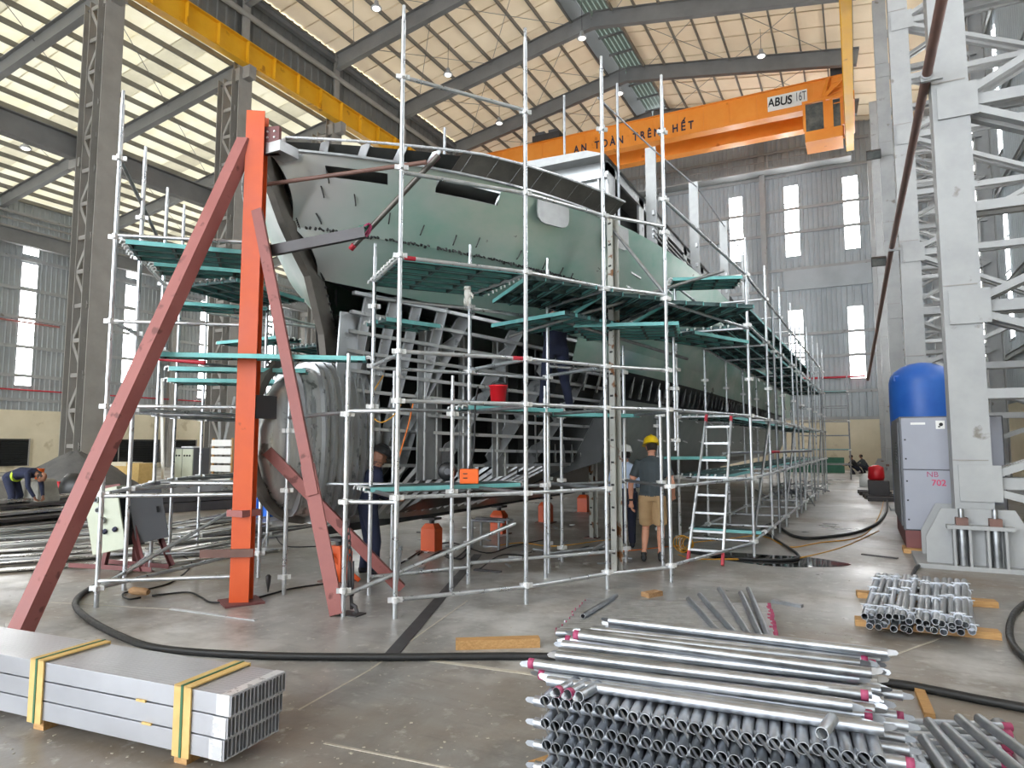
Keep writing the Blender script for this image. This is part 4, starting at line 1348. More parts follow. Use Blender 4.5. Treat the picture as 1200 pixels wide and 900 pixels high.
# ---- starboard side scaffold, running aft ------------------------------------------
ss = thing('tube_scaffold', (-1.6, 18, 0), 'long galvanised tube scaffold running aft along the starboard side', 'scaffold')
outer = [(-1.48 + .048 * i, 10.95 + 2.05 * i) for i in range(9)]
inner = [(x - 1.12, y) for x, y in outer]
SL = (.22, 1.17, 2.13, 3.55, 4.35)
for i, (x, y) in enumerate(outer):
    standard(ss, x, y, 4.95 + .03 * i, SL + (2.7,))
for i, (x, y) in enumerate(inner):
    standard(ss, x, y, 4.35, (.22, 1.17, 2.13, 2.9, 3.55))
for i, (x, y) in enumerate(outer[:-1]):                    # intermediate uprights
    if i % 2: standard(ss, x + .02, y + 1.0, 4.7, (1.17, 2.13, 3.5), m='galvanised_dull')
for row, lv in ((outer, SL), (inner, (.22, 1.17, 2.13, 3.5, 4.3))):
    for a, b in zip(row, row[1:]):
        for z in lv:
            ledger(ss, a, b, z)
for a, b in zip(outer, inner):
    for z in (.22, 1.17, 2.13, 3.5, 4.35):
        ledger(ss, a, b, z)
ledger(ss, P787, outer[0], 4.86, 4.35); ledger(ss, P787, outer[0], .2); ledger(ss, P787, outer[0], 2.13)
ledger(ss, P787, outer[0], 3.5); ledger(ss, P787, outer[0], 1.17)
for i in range(0, 8, 2):
    ledger(ss, outer[i], outer[i + 1], .3, 2.1, 0, 'galvanised_dull')
tube('guard_tube', (-1.9, 11.0, 1.55), (-.9, 15.5, 1.55), TR, 'galvanised_dull', ss)
tube('paint_band', (-1.45, 13.0, 1.55), (-1.34, 13.5, 1.55), TR * 1.1, 'paint_red', ss)
for i, (a, b) in enumerate(zip(inner, inner[1:])):
    deck(ss, a, b, 3.56, 4, (1, 0), .26, i < 4, (1,) if i == 3 else ())
    deck(ss, a, b, 2.16, 3, (1, 0), .26, i < 3, (0,) if i % 2 else ())
    deck(ss, a, b, 1.22, 3, (1, 0), .26, i < 2, (2,) if i == 1 else ())
    if i > 0: deck(ss, (a[0], a[1] + .05), (b[0], b[1] - .05), 4.32, 3, (1, 0), .26, False)
deck(ss, (-2.5, 10.4), (-1.5, 10.75), 4.30, 3, (-.3, .95))
deck(ss, (-2.55, 11.6), (-1.45, 11.6), .30, 1, (0, 1))
b = MB()
for k in range(40):                                        # tangle of couplers and offcuts on the far bottom deck
    x, y = random.uniform(-2.4, -1.2), random.uniform(19, 24)
    b.tube([(x, y, .06 + random.random() * .5), (x + random.uniform(-.5, .5), y + random.uniform(-.7, .7), .06 + random.random() * .5)], .02, 5)
o = b.build('tube_scraps', 'galvanised_dull'); tag(o, 'tangled heap of tube scraps under the far end of the side scaffold', 'scrap', None, 'stuff')

# ---- small tower scaffold near the far wall -----------------------------------------
sm_ = thing('tube_scaffold', (-.8, 38, 0), 'small grey access scaffold in front of the far wall', 'scaffold')
tw = [(-2.6, 36), (-.4, 36), (-.4, 38), (-2.6, 38)]
for p in tw:
    standard(sm_, *p, 5.2, (1.4, 2.8, 4.2), m='galvanised_dull')
for a, b in zip(tw, tw[1:] + tw[:1]):
    for z in (.7, 1.4, 2.1, 2.8, 3.5, 4.2):
        ledger(sm_, a, b, z, None, 0, 'galvanised_dull')
deck(sm_, tw[0], tw[1], 1.45, 4, (0, 1), .26, False)
deck(sm_, tw[0], tw[1], 4.25, 4, (0, 1), .26, False)

# ---- rusty perforated posts inside the scaffold ---------------------------------------
def perforated_post(p, z0, z1, w, label):
    t = thing('perforated_post', (p[0], p[1], z0), label, 'post', 'perforated posts')
    b = MB()
    b.prism(C_prof(w, .10, .012), z0, z1, 0, place((p[0], p[1], 0), -.5))
    b.build('web', 'rust_post', t)
    hole = MB(); hole.lathe([(.016, -.002), (.016, .002)], 10)
    hm = CACHE.setdefault('hole', hole.mesh('hole', 'weld_black'))
    z = z0 + .25
    while z < z1 - .1:
        for s in (-.035, .035):
            link(bpy.data.objects.new('hole', hm), t, place((p[0], p[1], z), -.5) @ Matrix.Translation((.05 + s * .4, -w / 2 - .001, 0)) @ Matrix.Rotation(math.pi / 2, 4, 'X'))
        z += .3
    box('foot', (p[0] - .12, p[1] - .12, z0), (p[0] + .12, p[1] + .12, z0 + .015), 'dark_oxide', t)
perforated_post((-2.98, 8.83), 0, 4.85, .12, 'tall rust-spotted perforated post beside the person in blue shirt')
perforated_post((-4.37, 11.7), 0, 3.3, .12, 'shorter rust-spotted perforated post standing under the hull')

# ================================================================== BOW PROP
PX, PY = -5.98, 5.28
pr_ = thing('bow_prop', (PX, PY, 0), 'tall bright orange steel post with red-brown raking struts holding the bow', 'prop')
up_ = Vector((.55, -.83, 0)).normalized()
beam('post', (PX, PY, .02), (PX, PY, 5.46), I_prof(.19, .20, .018, .014), 'orange_paint', pr_, up_)
bw = MB(); side_ = Vector((up_.y, -up_.x, 0))
box('base_plate', (-.2, -.2, 0), (.2, .2, .02), 'base_maroon', pr_, place((PX, PY, 0), -.5))
fb_ = at_floor(22, 744)
beam('raking_strut', fb_, (PX - .08, PY - .08, 5.12), R_prof(.15, .15), 'red_oxide', pr_, (1.0, .25, .2))
ft = Vector((-4.66, 5.30, .02))
beam('raking_strut', (PX + .05, PY - .02, 4.35), (PX + .05 + (ft.x - PX - .05) * .73, PY + (ft.y - PY) * .73, 4.35 * .27), R_prof(.11, .09), 'red_oxide', pr_, (.5, -.8, 0))
beam('raking_strut', (PX + .05 + (ft.x - PX - .05) * .66, PY + (ft.y - PY) * .66, 4.35 * .34), ft, R_prof(.14, .05), 'red_oxide', pr_, (.5, -.8, 0))
f3 = at_floor(470, 692)
beam('raking_strut', (-6.02, 5.62, 1.62), f3 + Vector((0, 0, .02)), R_prof(.12, .10), 'red_oxide', pr_, (.5, -.8, 0))
beam('arm', (PX + .06, PY + .06, 3.86), at_floor(427, 271, 4.02), C_prof(.12, .06, .008), 'dark_steel', pr_)
box('bolted_plate', (-.02, -.03, 4.98), (.16, .03, 5.30), 'base_maroon', pr_, place((PX + .1, PY + .05, 0), .35))
for z in (5.03, 5.10, 5.17, 5.24):
    for x in (.03, .11):
        tube('bolt', Vector((PX + .1, PY + .05, z)) + Vector((x, -.04 + x * .35, 0)), Vector((PX + .1, PY + .05, z)) + Vector((x, -.02 + x * .35, 0)), .013, 'coupler_zinc', pr_, 6)
box('stem_clamp', (PX + .12, PY + .02, 4.98), (PX + .34, PY + .30, 5.10), 'aluminium', pr_)
box('bulb_bracket', (PX - .03, PY + .06, 1.98), (PX + .06, PY + .36, 2.24), 'dark_steel', pr_)
box('tie_band', (PX - .115, PY - .135, .92), (PX + .125, PY + .12, .99), 'red_oxide', pr_)
box('clamp_bar', (-.40, -.15, .50), (.14, -.12, .585), 'dark_oxide', pr_, place((PX, PY, 0), .62))

# turnbuckle and chain by the strut foot
tb = thing('turnbuckle', at_floor(410, 722), 'dark steel turnbuckle with hook anchored beside the strut foot', 'turnbuckle')
q = at_floor(412, 720)
tube('screw', q + Vector((0, 0, .05)), q + Vector((-.06, .03, .5)), .018, 'dark_steel', tb, 8)
for s in (-1, 1):
    tube('side_bar', q + Vector((.03 * s - .02, 0, .18)), q + Vector((.03 * s - .04, .02, .52)), .012, 'dark_steel', tb, 8)
for i in range(6):
    c = q + Vector((-.06 - .008 * i, .03, .54 + i * .07))
    b = MB(); b.tube([c + Vector((.022 * math.cos(a) * (i % 2), .022 * math.cos(a) * (1 - i % 2), .045 * math.sin(a))) for a in [k * math.pi / 5 for k in range(11)]], .008, 5)
    b.build('chain_link', 'dark_steel', tb)
b = MB(); b.tube([q + Vector((0, 0, .1)), q + Vector((.05, 0, .08)), q + Vector((.07, 0, .03)), q + Vector((.03, 0, .01))], .02, 8)
b.build('hook', 'dark_steel', tb)
box('anchor_plate', (q.x - .12, q.y - .08, 0), (q.x + .12, q.y + .08, .012), 'dark_steel', tb)

# keel stands
for i, (x, y, zt, w_) in enumerate(((-5.82, 6.62, .60, 'under the forefoot, nearest the camera'), (-6.1, 9.1, .80, 'second from the bow'), (-6.12, 11.4, .80, 'third from the bow'), (-6.1, 13.5, .80, 'fourth from the bow'), (-6.15, 15.9, .80, 'fifth from the bow'), (-6.1, 18.5, .80, 'sixth from the bow'))):
    t = thing('keel_stand', (x, y, 0), 'orange steel keel stand %s' % w_, 'stand', 'keel stands')
    b = MB()
    b.loft([[(x + s * a, y + u * c, z) for a, c in ((-1, -1), (1, -1), (1, 1), (-1, 1))] for z, s, u in ((.02, .13, .11), (.36, .13, .11), (.44, .08, .07))])
    b.build('body', 'orange_paint', t)
    box('foot_plate', (x - .19, y - .16, 0), (x + .19, y + .16, .02), 'dark_oxide', t)
    tube('screw', (x, y, .42), (x, y, .51), .04, 'dark_steel', t)
    box('saddle', (x - .12, y - .1, .50), (x + .12, y + .1, .535), 'dark_steel', t)
    if i == 0:
        beam('side_leg', (x - .05, y - .2, .4), (x + .25, y + .1, .02), R_prof(.07, .05), 'orange_paint', t)

# ================================================================== LADDER
ld = thing('ladder', (-2.0, 9.9, 0), 'aluminium ladder with red feet leaning on the side scaffold', 'ladder')
La, Ra = Vector((-2.24, 9.86, .02)), Vector((-1.76, 9.86, .02))
Lt, Rt = Vector((-2.09, 10.72, 2.16)), Vector((-1.72, 10.72, 2.16))
for a, c in ((La, Lt), (Ra, Rt)):
    o = beam('rail', a, c, R_prof(.028, .065), 'aluminium', ld, (0, 1, 0))
    d = (c - a).normalized()
    beam('rubber_foot', a - d * .01, a + d * .16, R_prof(.036, .075), 'paint_red', o, (0, 1, 0))
    beam('end_cap', c - d * .13, c, R_prof(.034, .072), 'paint_red', o, (0, 1, 0))
for i in range(8):
    f = .08 + i * .118
    beam('rung', La.lerp(Lt, f), Ra.lerp(Rt, f), R_prof(.035, .03), 'aluminium', ld)

# ================================================================== COMPRESSOR AND TANK
cx0, cx1, cy0, cy1 = .58, 1.95, 12.45, 15.2
cp = thing('air_compressor', (1.2, 13.8, 0), 'grey compressor cabinet on a maroon skid beside the right column', 'compressor')
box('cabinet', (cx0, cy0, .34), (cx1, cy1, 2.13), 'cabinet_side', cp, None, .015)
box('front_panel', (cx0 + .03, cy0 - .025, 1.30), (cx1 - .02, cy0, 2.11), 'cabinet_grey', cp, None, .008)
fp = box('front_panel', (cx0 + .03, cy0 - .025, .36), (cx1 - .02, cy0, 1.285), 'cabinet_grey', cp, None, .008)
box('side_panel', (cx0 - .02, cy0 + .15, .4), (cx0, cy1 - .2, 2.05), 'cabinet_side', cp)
for k in range(8):
    box('vent_slat', (cx0 - .035, cy0 + .6, 1.35 + k * .05), (cx0 - .02, cy0 + 1.2, 1.375 + k * .05), 'louver_black', cp)
for z in (.5, .8, 1.1, 1.45, 1.75):
    box('screw', (cx0 + .06, cy0 - .032, z), (cx0 + .085, cy0 - .024, z + .025), 'dark_plastic', cp)
box('maker_plate', (cx0 + .16, cy0 - .031, 2.0), (cx0 + .36, cy0 - .024, 2.035), 'sign_white', cp)
lb = box('notice', (cx0 + .50, cy0 - .031, 1.93), (cx0 + .62, cy0 - .024, 2.06), 'sign_white', cp)
b = MB(); b.lathe([(.028, -.002), (.028, .002)], 12, 0, Matrix.Translation((cx0 + .57, cy0 - .033, 2.0)) @ RXY)
b.box((cx0 + .53, cy0 - .034, 1.955), (cx0 + .56, cy0 - .031, 1.975)); b.build('emblem', 'ink_black', lb)
text('lettering', '702', .13, 'ink_red', fp, Matrix.Translation((cx0 + .50, cy0 - .028, 1.09)) @ RXY @ Matrix.Diagonal((1, 1, 1, 1)), .001, 'CENTER', .002)
text('lettering', 'NB', .12, 'paint_magenta', fp, Matrix.Translation((cx0 + .42, cy0 - .028, 1.22)) @ RXY, .001)
box('skid', (cx0 + .02, cy0 + .02, .07), (cx1, cy1, .34), 'base_maroon', cp)
for x in (cx0 + .05, cx0 + .5):
    box('timber_chock', (x - .08, cy0 - .14, 0), (x + .32, cy0 + .3, .07), 'wood', cp)
tk = thing('air_tank', (1.1, 16.4, 0), 'blue domed air receiver tank standing behind the grey cabinet', 'tank')
b = MB()
pr2 = [(.05, .2), (.40, .25), (.60, .5), (.60, 2.95)] + [(.60 * math.cos(a), 2.95 + .42 * math.sin(a)) for a in (.3, .6, .9, 1.2, 1.45)]
b.lathe(pr2, 28, 0, Matrix.Translation((1.20, 16.2, 0)))
b.build('shell', 'tank_blue', tk, None, True)
for a in range(3):
    x, y = 1.20 + .5 * math.cos(a * 2.1), 16.2 + .5 * math.sin(a * 2.1)
    box('leg', (x - .05, y - .05, 0), (x + .05, y + .05, .6), 'tank_blue', tk)
tube('valve', (.78, 15.9, 2.75), (.78, 15.9, 3.0), .05, 'tank_blue', tk)
b = MB(); b.tube([(.70, 15.85, 2.98), (.70, 15.85, 3.08), (.85, 15.85, 3.08), (.85, 15.85, 2.98)], .025, 6); b.build('lifting_lug', 'tank_blue', tk)

# ================================================================== CONTROL PANEL ON A STAND
cpn = thing('control_panel', (-8.95, 5.75, 0), 'tilted cream control box with round knobs on a red-brown steel stand', 'control box')
Bp = place((-8.70, 5.60, -.12), math.radians(24)) @ Matrix.Rotation(math.radians(-12), 4, 'Y')
bx = box('enclosure', (-.20, -.02, .42), (.26, .20, 1.24), 'panel_cream', cpn, Bp, .01)
for i, (x, z) in enumerate(((-.02, 1.12), (0, .98), (.02, .84))):
    tube('knob', Bp @ Vector((x, -.02, z)), Bp @ Vector((x, -.07, z)), .042, 'aluminium_dull', bx, 14)
    tube('knob_cap', Bp @ Vector((x, -.07, z)), Bp @ Vector((x, -.09, z)), .026, 'dark_plastic', bx, 10)
for x in (-.0, .14):
    tube('push_button', Bp @ Vector((x + .02, -.02, .68)), Bp @ Vector((x + .02, -.045, .68 + .02)), .033, 'ink_blue', bx, 12)
dr = box('door', (.0, -.02, 0), (.40, .01, .78), 'cabinet_side', cpn, Bp @ Matrix.Translation((.27, .18, .44)) @ RZ(math.radians(40)), .005)
box('latch', (.30, -.04, .36), (.33, -.02, .44), 'dark_plastic', dr, WM[dr.name])
box('dark_interior', (.20, .0, .45), (.262, .18, 1.2), 'hollow_dark', cpn, Bp)
for s in (-1, 1):
    beam('stand_leg', Vector((-9.15, 5.95 + s * .2, .03)), Vector((-8.92, 5.90 + s * .1, 1.05)), L_prof(.06, .06, .008), 'base_maroon', cpn)
    beam('stand_leg', Vector((-8.45, 6.05 + s * .2, .03)), Vector((-8.88, 5.92 + s * .1, 1.05)), L_prof(.06, .06, .008), 'base_maroon', cpn)
beam('stand_foot', (-9.6, 5.55, .03), (-8.3, 5.85, .03), L_prof(.06, .06, .008), 'base_maroon', cpn)
beam('stand_foot', (-9.6, 5.95, .03), (-8.3, 6.1, .03), L_prof(.06, .06, .008), 'base_maroon', cpn)
beam('stand_rail', (-9.3, 5.5, 1.05), (-8.8, 5.7, 1.12), L_prof(.05, .05, .008), 'base_maroon', cpn)
b = MB(); b.ellipsoid((-9.25, 5.9, .55), (.13, .1, .26), 10, 8); o = b.build('cable_bag', 'dark_plastic', cpn, None, True)

# ================================================================== HOSES AND CABLES
def cable(name, px, r, m, label, z=None, cat='hose', extra=()):
    pts = [at_floor(x, y, r) for x, y in px]
    o = hose(name, pts + [Vector(e) for e in extra], r, m)
    return tag(o, label, cat)
cable('air_hose', [(170, 655), (130, 680), (105, 690), (88, 706), (102, 724), (140, 745), (190, 760), (300, 768), (450, 770), (620, 769), (740, 774), (900, 788), (1040, 800), (1100, 810), (1160, 822), (1300, 846), (1500, 870)], .030, 'rubber_black', 'thick black hose sweeping across the floor past the orange post and behind the big stack', extra=())
cable('air_hose', [(890, 622), (905, 614), (930, 628), (960, 630), (1010, 622), (1036, 605), (1040, 585)], .028, 'rubber_black', 'black hose curving from the side scaffold to the compressor')
cable('air_hose', [(893, 622), (912, 634), (935, 650), (925, 656), (880, 655), (850, 652), (800, 646)], .022, 'rubber_black', 'black hose looping beneath the side scaffold near the ladder')
cable('power_cord', [(800, 645), (812, 636), (850, 632), (880, 628), (900, 630), (925, 641), (960, 636), (1010, 628), (1030, 605), (1036, 585)], .009, 'cord_yellow', 'yellow power cord lying from the ladder to the compressor', cat='cord')
cable('power_cord', [(795, 650), (815, 655), (860, 655), (910, 656), (945, 652), (990, 640), (1030, 622)], .008, 'cord_yellow', 'second yellow cord beside the looping black hose', cat='cord')
cable('power_cord', [(690, 650), (740, 645), (790, 640), (802, 640)], .008, 'cord_orange', 'orange cord on the floor behind the two people', cat='cord')
for k, (a, c) in enumerate((((230, 630), (150, 690)), )):
    cable('cable', [(188, 645), (210, 650), (225, 660), (205, 680), (175, 690), (145, 695), (150, 702), (165, 700)], .009, 'cable_black', 'thin black cable looping from the control box', cat='cable')
cable('cable', [(178, 698), (220, 694), (236, 700), (250, 706), (290, 703), (340, 690), (380, 684)], .010, 'cable_black', 'thin black cable passing behind the orange post foot', cat='cable')
cable('cable', [(270, 660), (300, 650), (312, 628), (322, 628), (335, 640), (380, 640)], .010, 'cable_black', 'black cable humped up behind the orange post', cat='cable')
cable('cable', [(160, 628), (190, 640), (200, 650), (245, 652), (290, 655)], .008, 'cable_black', 'black cable lying left of the orange post', cat='cable')
cable('cable', [(490, 650), (505, 640), (530, 655), (550, 640), (540, 655), (515, 648), (500, 655)], .012, 'cable_black', 'black cable coiled under the bow near the second stand', cat='cable')
cable('air_hose', [(1330, 800), (1240, 790), (1198, 768), (1183, 742), (1192, 715), (1225, 700), (1330, 690)], .03, 'rubber_black', 'black hose coiled at the right edge behind the jack pile')
cable('air_hose', [(1080, 694), (1070, 680), (1072, 668), (1080, 660)], .025, 'rubber_black', 'short black hose end at the column shoe')
# yellow coil by the ladder
t = thing('cord_coil', at_floor(800, 645), 'coil of yellow cord hung at the ladder foot', 'cord')
for k in range(5):
    c = at_floor(799, 648) + Vector((.02 * k, .03 * k, .14))
    b = MB(); b.tube([c + Vector(((.13 - .012 * k) * math.cos(a), .04 * math.sin(a * 2 + k), (.13 - .01 * k) * math.sin(a))) for a in [i * math.pi / 10 for i in range(21)]], .008, 5)
    b.build('loop', 'cord_yellow', t, None, True)
# yellow hose hanging on the open bow frames
o = hose('air_line', [at_Y(x, y, 6.35) for x, y in ((449, 440), (437, 462), (436, 485), (446, 495), (460, 488), (470, 474))], .008, 'cord_yellow'); tag(o, 'yellow air line looped over the open bow frames', 'hose')
o = hose('air_line', [at_Y(x, y, 6.6) for x, y in ((484, 473), (478, 500), (468, 535), (464, 560))], .009, 'cord_orange'); tag(o, 'orange air line hanging down beside the open bow frames', 'hose')

# ================================================================== THINGS ON THE SCAFFOLD
bk = thing('bucket', at_floor(584, 473, 2.17), 'bright red plastic bucket standing on the middle scaffold deck', 'bucket')
c = at_floor(584, 473, 2.17)
b = MB(); b.lathe([(.085, 0), (.105, .20), (.112, .20), (.112, .215), (.098, .215), (.08, .02)], 20, 0, Matrix.Translation(c)); b.build('body', 'bucket_red', bk, None, True)
b = MB(); b.tube([c + Vector((.11 * math.cos(a), 0, .2 + .07 * math.sin(a))) for a in [k * math.pi / 8 for k in range(9)]], .004, 5); b.build('handle', 'dark_plastic', bk)
b = MB(); b.ellipsoid((c.x + .02, c.y, c.z + .225), (.09, .09, .03)); b.build('contents', 'dark_plastic', bk, None, True)
wf_ = thing('wire_feeder', (-4.5, 6.85, 1.235), 'orange wire feeder with a black spool on the lower scaffold deck', 'wire feeder')
c = at_Y(541, 556, 6.85); c.z = 1.235
box('case', (-.02, -.07, 0), (.20, .07, .17), 'safety_orange', wf_, place(c, .5), .01)
for zz_ in (.06, .11):
    box('case_slot', (.02, -.073, zz_), (.07, -.068, zz_ + .012), 'dark_plastic', wf_, place(c, .5))
sp_ = c + Vector((-.16, -.06, .14))
b = MB(); b.lathe([(.03, -.04), (.11, -.04), (.11, -.03), (.06, -.025), (.06, .025), (.11, .03), (.11, .04), (.03, .04)], 20, 0, Matrix.Translation(sp_) @ RZ(.5) @ RXY); b.build('spool', 'dark_plastic', wf_, None, True)
b = MB(); b.lathe([(.04, -.045), (.04, .045)], 8, 0, Matrix.Translation(sp_) @ RZ(.5) @ RXY); b.build('hub', 'cabinet_side', wf_)
hose('cable', [c + Vector((.1, 0, .15)), c + Vector((.14, .05, .45)), c + Vector((.12, .1, .9)), c + Vector((.16, .1, 1.15))], .012, 'cable_black', wf_)
gl = thing('work_glove', at_floor(548, 340, 3.40), 'white work glove drying on a scaffold tube under the bow deck', 'glove')
c = at_floor(548, 336, 3.44)
b = MB(); b.ellipsoid((0, 0, -.07), (.045, .022, .075), 10, 8)
b.build('palm', 'glove_white', gl, Matrix.Translation(c), True)
for k in range(4):
    b = MB(); b.tube([(-.033 + .022 * k, 0, -.12), (-.036 + .024 * k, -.005, -.17), (-.038 + .024 * k, .004, -.205 - .012 * (k in (1, 2)))], [.011, .011, .007], 7); b.build('finger', 'glove_white', gl, Matrix.Translation(c), True)
b = MB(); b.tube([(.04, 0, -.07), (.065, 0, -.11), (.068, 0, -.14)], [.013, .012, .008], 7); b.build('thumb', 'glove_white', gl, Matrix.Translation(c), True)
b = MB(); b.tube([(0, 0, 0), (0, 0, -.03)], [.04, .042], 10); b.build('cuff', 'glove_white', gl, Matrix.Translation(c), True)
rg = thing('rag', at_floor(357, 575, 1.1), 'orange rag tied on the low scaffold tube near the bulb', 'rag')
c = at_floor(358, 568, 1.18)
for k in range(4):
    b = MB(); b.tube([c + Vector((.02 * k - .03, 0, .06 - .02 * k)), c + Vector((.03 * k - .05, -.02, -.05)), c + Vector((.02 * k - .02, .02, -.2 - .05 * k))], [.03, .022, .008], 7); b.build('strip', 'cord_orange', rg, None, True)

# plumb bob and cork block near the orange post
b = MB(); p = at_floor(314, 694)
b.lathe([(.004, 0), (.028, .12), (.032, .18), (.012, .20)], 10, 0, Matrix.Translation(p)); o = b.build('plumb_bob', 'dark_steel', None, None, True); tag(o, 'dark pointed plumb bob standing right of the orange post', 'plumb bob')
p = at_floor(163, 697)
b = MB(); b.tube([p + Vector((-.13, -.02, .035)), p + Vector((-.1, -.016, .04)), p + Vector((.08, .012, .04)), p + Vector((.13, .02, .035))], [.03, .042, .042, .03], 9); o = b.build('wood_chock', 'wood_old'); tag(o, 'brown round wooden chock on the floor left of the orange post', 'chock')
b = MB(); b.tube([at_floor(385, 676), at_floor(385, 676, .1)], .06, 14); o = b.build('tin_can', 'dark_steel'); tag(o, 'small dark can standing on the floor under the bow', 'can')
# flat strips on the floor
def strip(name, pts, w, h, m, label, cat='strip', group=None):
    a, c = at_floor(*pts[0]), at_floor(*pts[1])
    o = beam(name, a + Vector((0, 0, h / 2)), c + Vector((0, 0, h / 2)), R_prof(w, h), m)
    return tag(o, label, cat, group)
strip('steel_flat', ((455, 772), (560, 650)), .12, .008, 'dark_steel', 'dark steel flat bar lying across the floor to the hose')
strip('steel_flat', ((200, 714), (300, 727)), .04, .01, 'aluminium', 'thin bright strip on the floor in front of the orange post')
strip('steel_flat', ((1010, 650), (1052, 655)), .06, .02, 'dark_steel', 'short dark bar on the floor by the compressor')
strip('timber', ((534, 760), (632, 757)), .10, .075, 'wood', 'light timber batten on the floor left of the tube stack', 'timber')
strip('timber', ((1075, 805), (1090, 842)), .06, .03, 'wood', 'short wooden batten between the stack and the right tubes', 'timber')
strip('timber', ((756, 700), (772, 697)), .12, .05, 'wood_old', 'small brown brick-like block behind the flat tube pile', 'block')
strip('steel_flat', ((905, 706), (940, 712)), .06, .03, 'galvanised', 'short bright angle offcut right of the flat tube pile')
for i, (x, y) in enumerate(((505, 668), (522, 640), (566, 640), (655, 655), (598, 664), (700, 660), (545, 662), (640, 645))):
    a = at_floor(x, y, .01); an = random.uniform(0, 3)
    o = beam('offcut', a, a + Vector((math.cos(an) * .25, math.sin(an) * .25, 0)), R_prof(.03, .02), 'galvanised_dull')
    tag(o, 'small metal offcut lying on the floor under the bow scaffold', 'offcut', 'offcuts under the bow')
for i in range(26):
    a = at_floor(random.uniform(440, 720), random.uniform(612, 668), .012); an = random.uniform(0, 3); L_ = random.uniform(.08, .45)
    o = beam('offcut', a, a + Vector((math.cos(an) * L_, math.sin(an) * L_, 0)), R_prof(random.uniform(.02, .07), .02), random.choice(('galvanised_dull', 'sheet_metal', 'dark_steel', 'film_white')))
    tag(o, 'small metal offcut lying on the floor under the bow scaffold', 'offcut', 'offcuts under the bow')
cable('cable', [(470, 660), (500, 642), (530, 636), (570, 648), (600, 640), (640, 632)], .010, 'cable_black', 'black cable running under the bow past the second and third stands', cat='cable')
cable('cable', [(560, 668), (590, 650), (640, 652), (690, 640)], .009, 'cable_black', 'black cable on the floor between the third stand and the perforated posts', cat='cable')
cable('power_cord', [(580, 640), (610, 636), (650, 640), (700, 634), (720, 632)], .008, 'cord_yellow', 'yellow cord lying under the hull beside the orange stands', cat='cord')
t = thing('floor_trestle', at_floor(555, 640), 'low galvanised trestle standing under the bow beside the second stand', 'trestle')
q = at_floor(553, 642)
for dx_ in (0, .5):
    tube('leg', q + Vector((dx_, 0, 0)), q + Vector((dx_, 0, .48)), .022, 'galvanised_dull', t); tube('leg', q + Vector((dx_, .3, 0)), q + Vector((dx_, .3, .48)), .022, 'galvanised_dull', t)
for dy_ in (0, .3):
    tube('rail', q + Vector((-.1, dy_, .45)), q + Vector((.6, dy_, .45)), .022, 'galvanised', t)
# puddle
b = MB(); c = at_floor(905, 656, .004)
ring = [c + Vector((1.0 * math.cos(a) * (1 + .10 * math.sin(3 * a)), .50 * math.sin(a) * (1 + .12 * math.cos(5 * a + 1)), 0)) for a in [k * math.pi / 14 for k in range(28)]]
k0 = b.verts(ring); b.face(range(k0, k0 + 28)); o = b.build('puddle', 'water'); tag(o, 'shallow puddle of water under the side scaffold', 'puddle', None, 'stuff')

# ================================================================== LEFT BACKGROUND
def pile_strip(a, c, w, h, z, m, label, grp):
    A, C = at_floor(*a), at_floor(*c)
    o = beam('metal_sheet_strip', A + Vector((0, 0, z)), C + Vector((0, 0, z)), R_prof(w, h), m)
    tag(o, label, 'metal strip', grp)
for i in range(26):
    y0 = 618 + i * 2.0 + random.uniform(-2, 2)
    pile_strip((-30 + random.uniform(-20, 10), y0 + 6), (random.uniform(120, 200), y0 - random.uniform(4, 14)), random.uniform(.08, .22), .02, .02 + .012 * (i % 4), random.choice(('sheet_metal', 'aluminium', 'galvanised_dull', 'dark_steel')),
               'long metal strip in the scrap heap at the left edge', 'strips left of the raking strut')
for i in range(22):
    y0 = 606 + i * 2.0 + random.uniform(-2, 2)
    pile_strip((random.uniform(165, 215), y0 + random.uniform(6, 14)), (random.uniform(275, 345), y0 - random.uniform(2, 10)), random.uniform(.06, .16), .02, .02 + .012 * (i % 5), random.choice(('sheet_metal', 'aluminium', 'galvanised_dull', 'dark_steel')),
               'metal strip lying in the heap behind the port scaffold', 'strips behind the port scaffold')
for i, (z, m) in enumerate(((.12, 'dark_steel'), (.36, 'dark_steel'), (.58, 'sheet_metal'))):
    A, C = at_floor(150, 603), at_floor(345, 590)
    o = beam('steel_section', A + Vector((0, .25 * i, z)), C + Vector((.3, .25 * i, z)), R_prof(.5, .22), m)
    tag(o, ('dark hollow section lowest in the long stack behind the port scaffold', 'dark hollow section in the middle of the long stack', 'bright sheet pack topmost on the long stack')[i], 'steel section')
for i in range(4):
    A, C = at_floor(-40, 618 - 2 * i), at_floor(150, 600 - 3 * i)
    o = beam('plate_stack', A + Vector((0, .1 * i, .1 + .1 * i)), C + Vector((0, .1 * i, .1 + .1 * i)), R_prof(.9 - .12 * i, .06), 'sheet_metal' if i % 2 else 'dark_steel')
    tag(o, 'long plate in the stack in front of the concrete blocks, %s' % ('lowest', 'second from below', 'third from below', 'topmost')[i], 'metal plate')
def mound(name, c, rx, ry, h, m, label):
    b = MB(); rings = []
    for j in range(8):
        s = 1 - j / 7.5
        rings.append([c + Vector((rx * s * math.cos(a) * random.uniform(.9, 1.1), ry * s * math.sin(a) * random.uniform(.9, 1.1), h * (1 - s ** 1.3) * random.uniform(.96, 1.02) if j else 0)) for a in [k * math.pi / 12 for k in range(24)]])
    b.loft(rings); o = b.build(name, m, None, None, True); tag(o, label, 'sand heap', None, 'stuff')
mound('sand_heap', at_floor(75, 588) + Vector((-.6, .6, 0)), 2.8, 2.0, 1.5, 'sand_grey', 'dark grey heap of sand in front of the louvres')
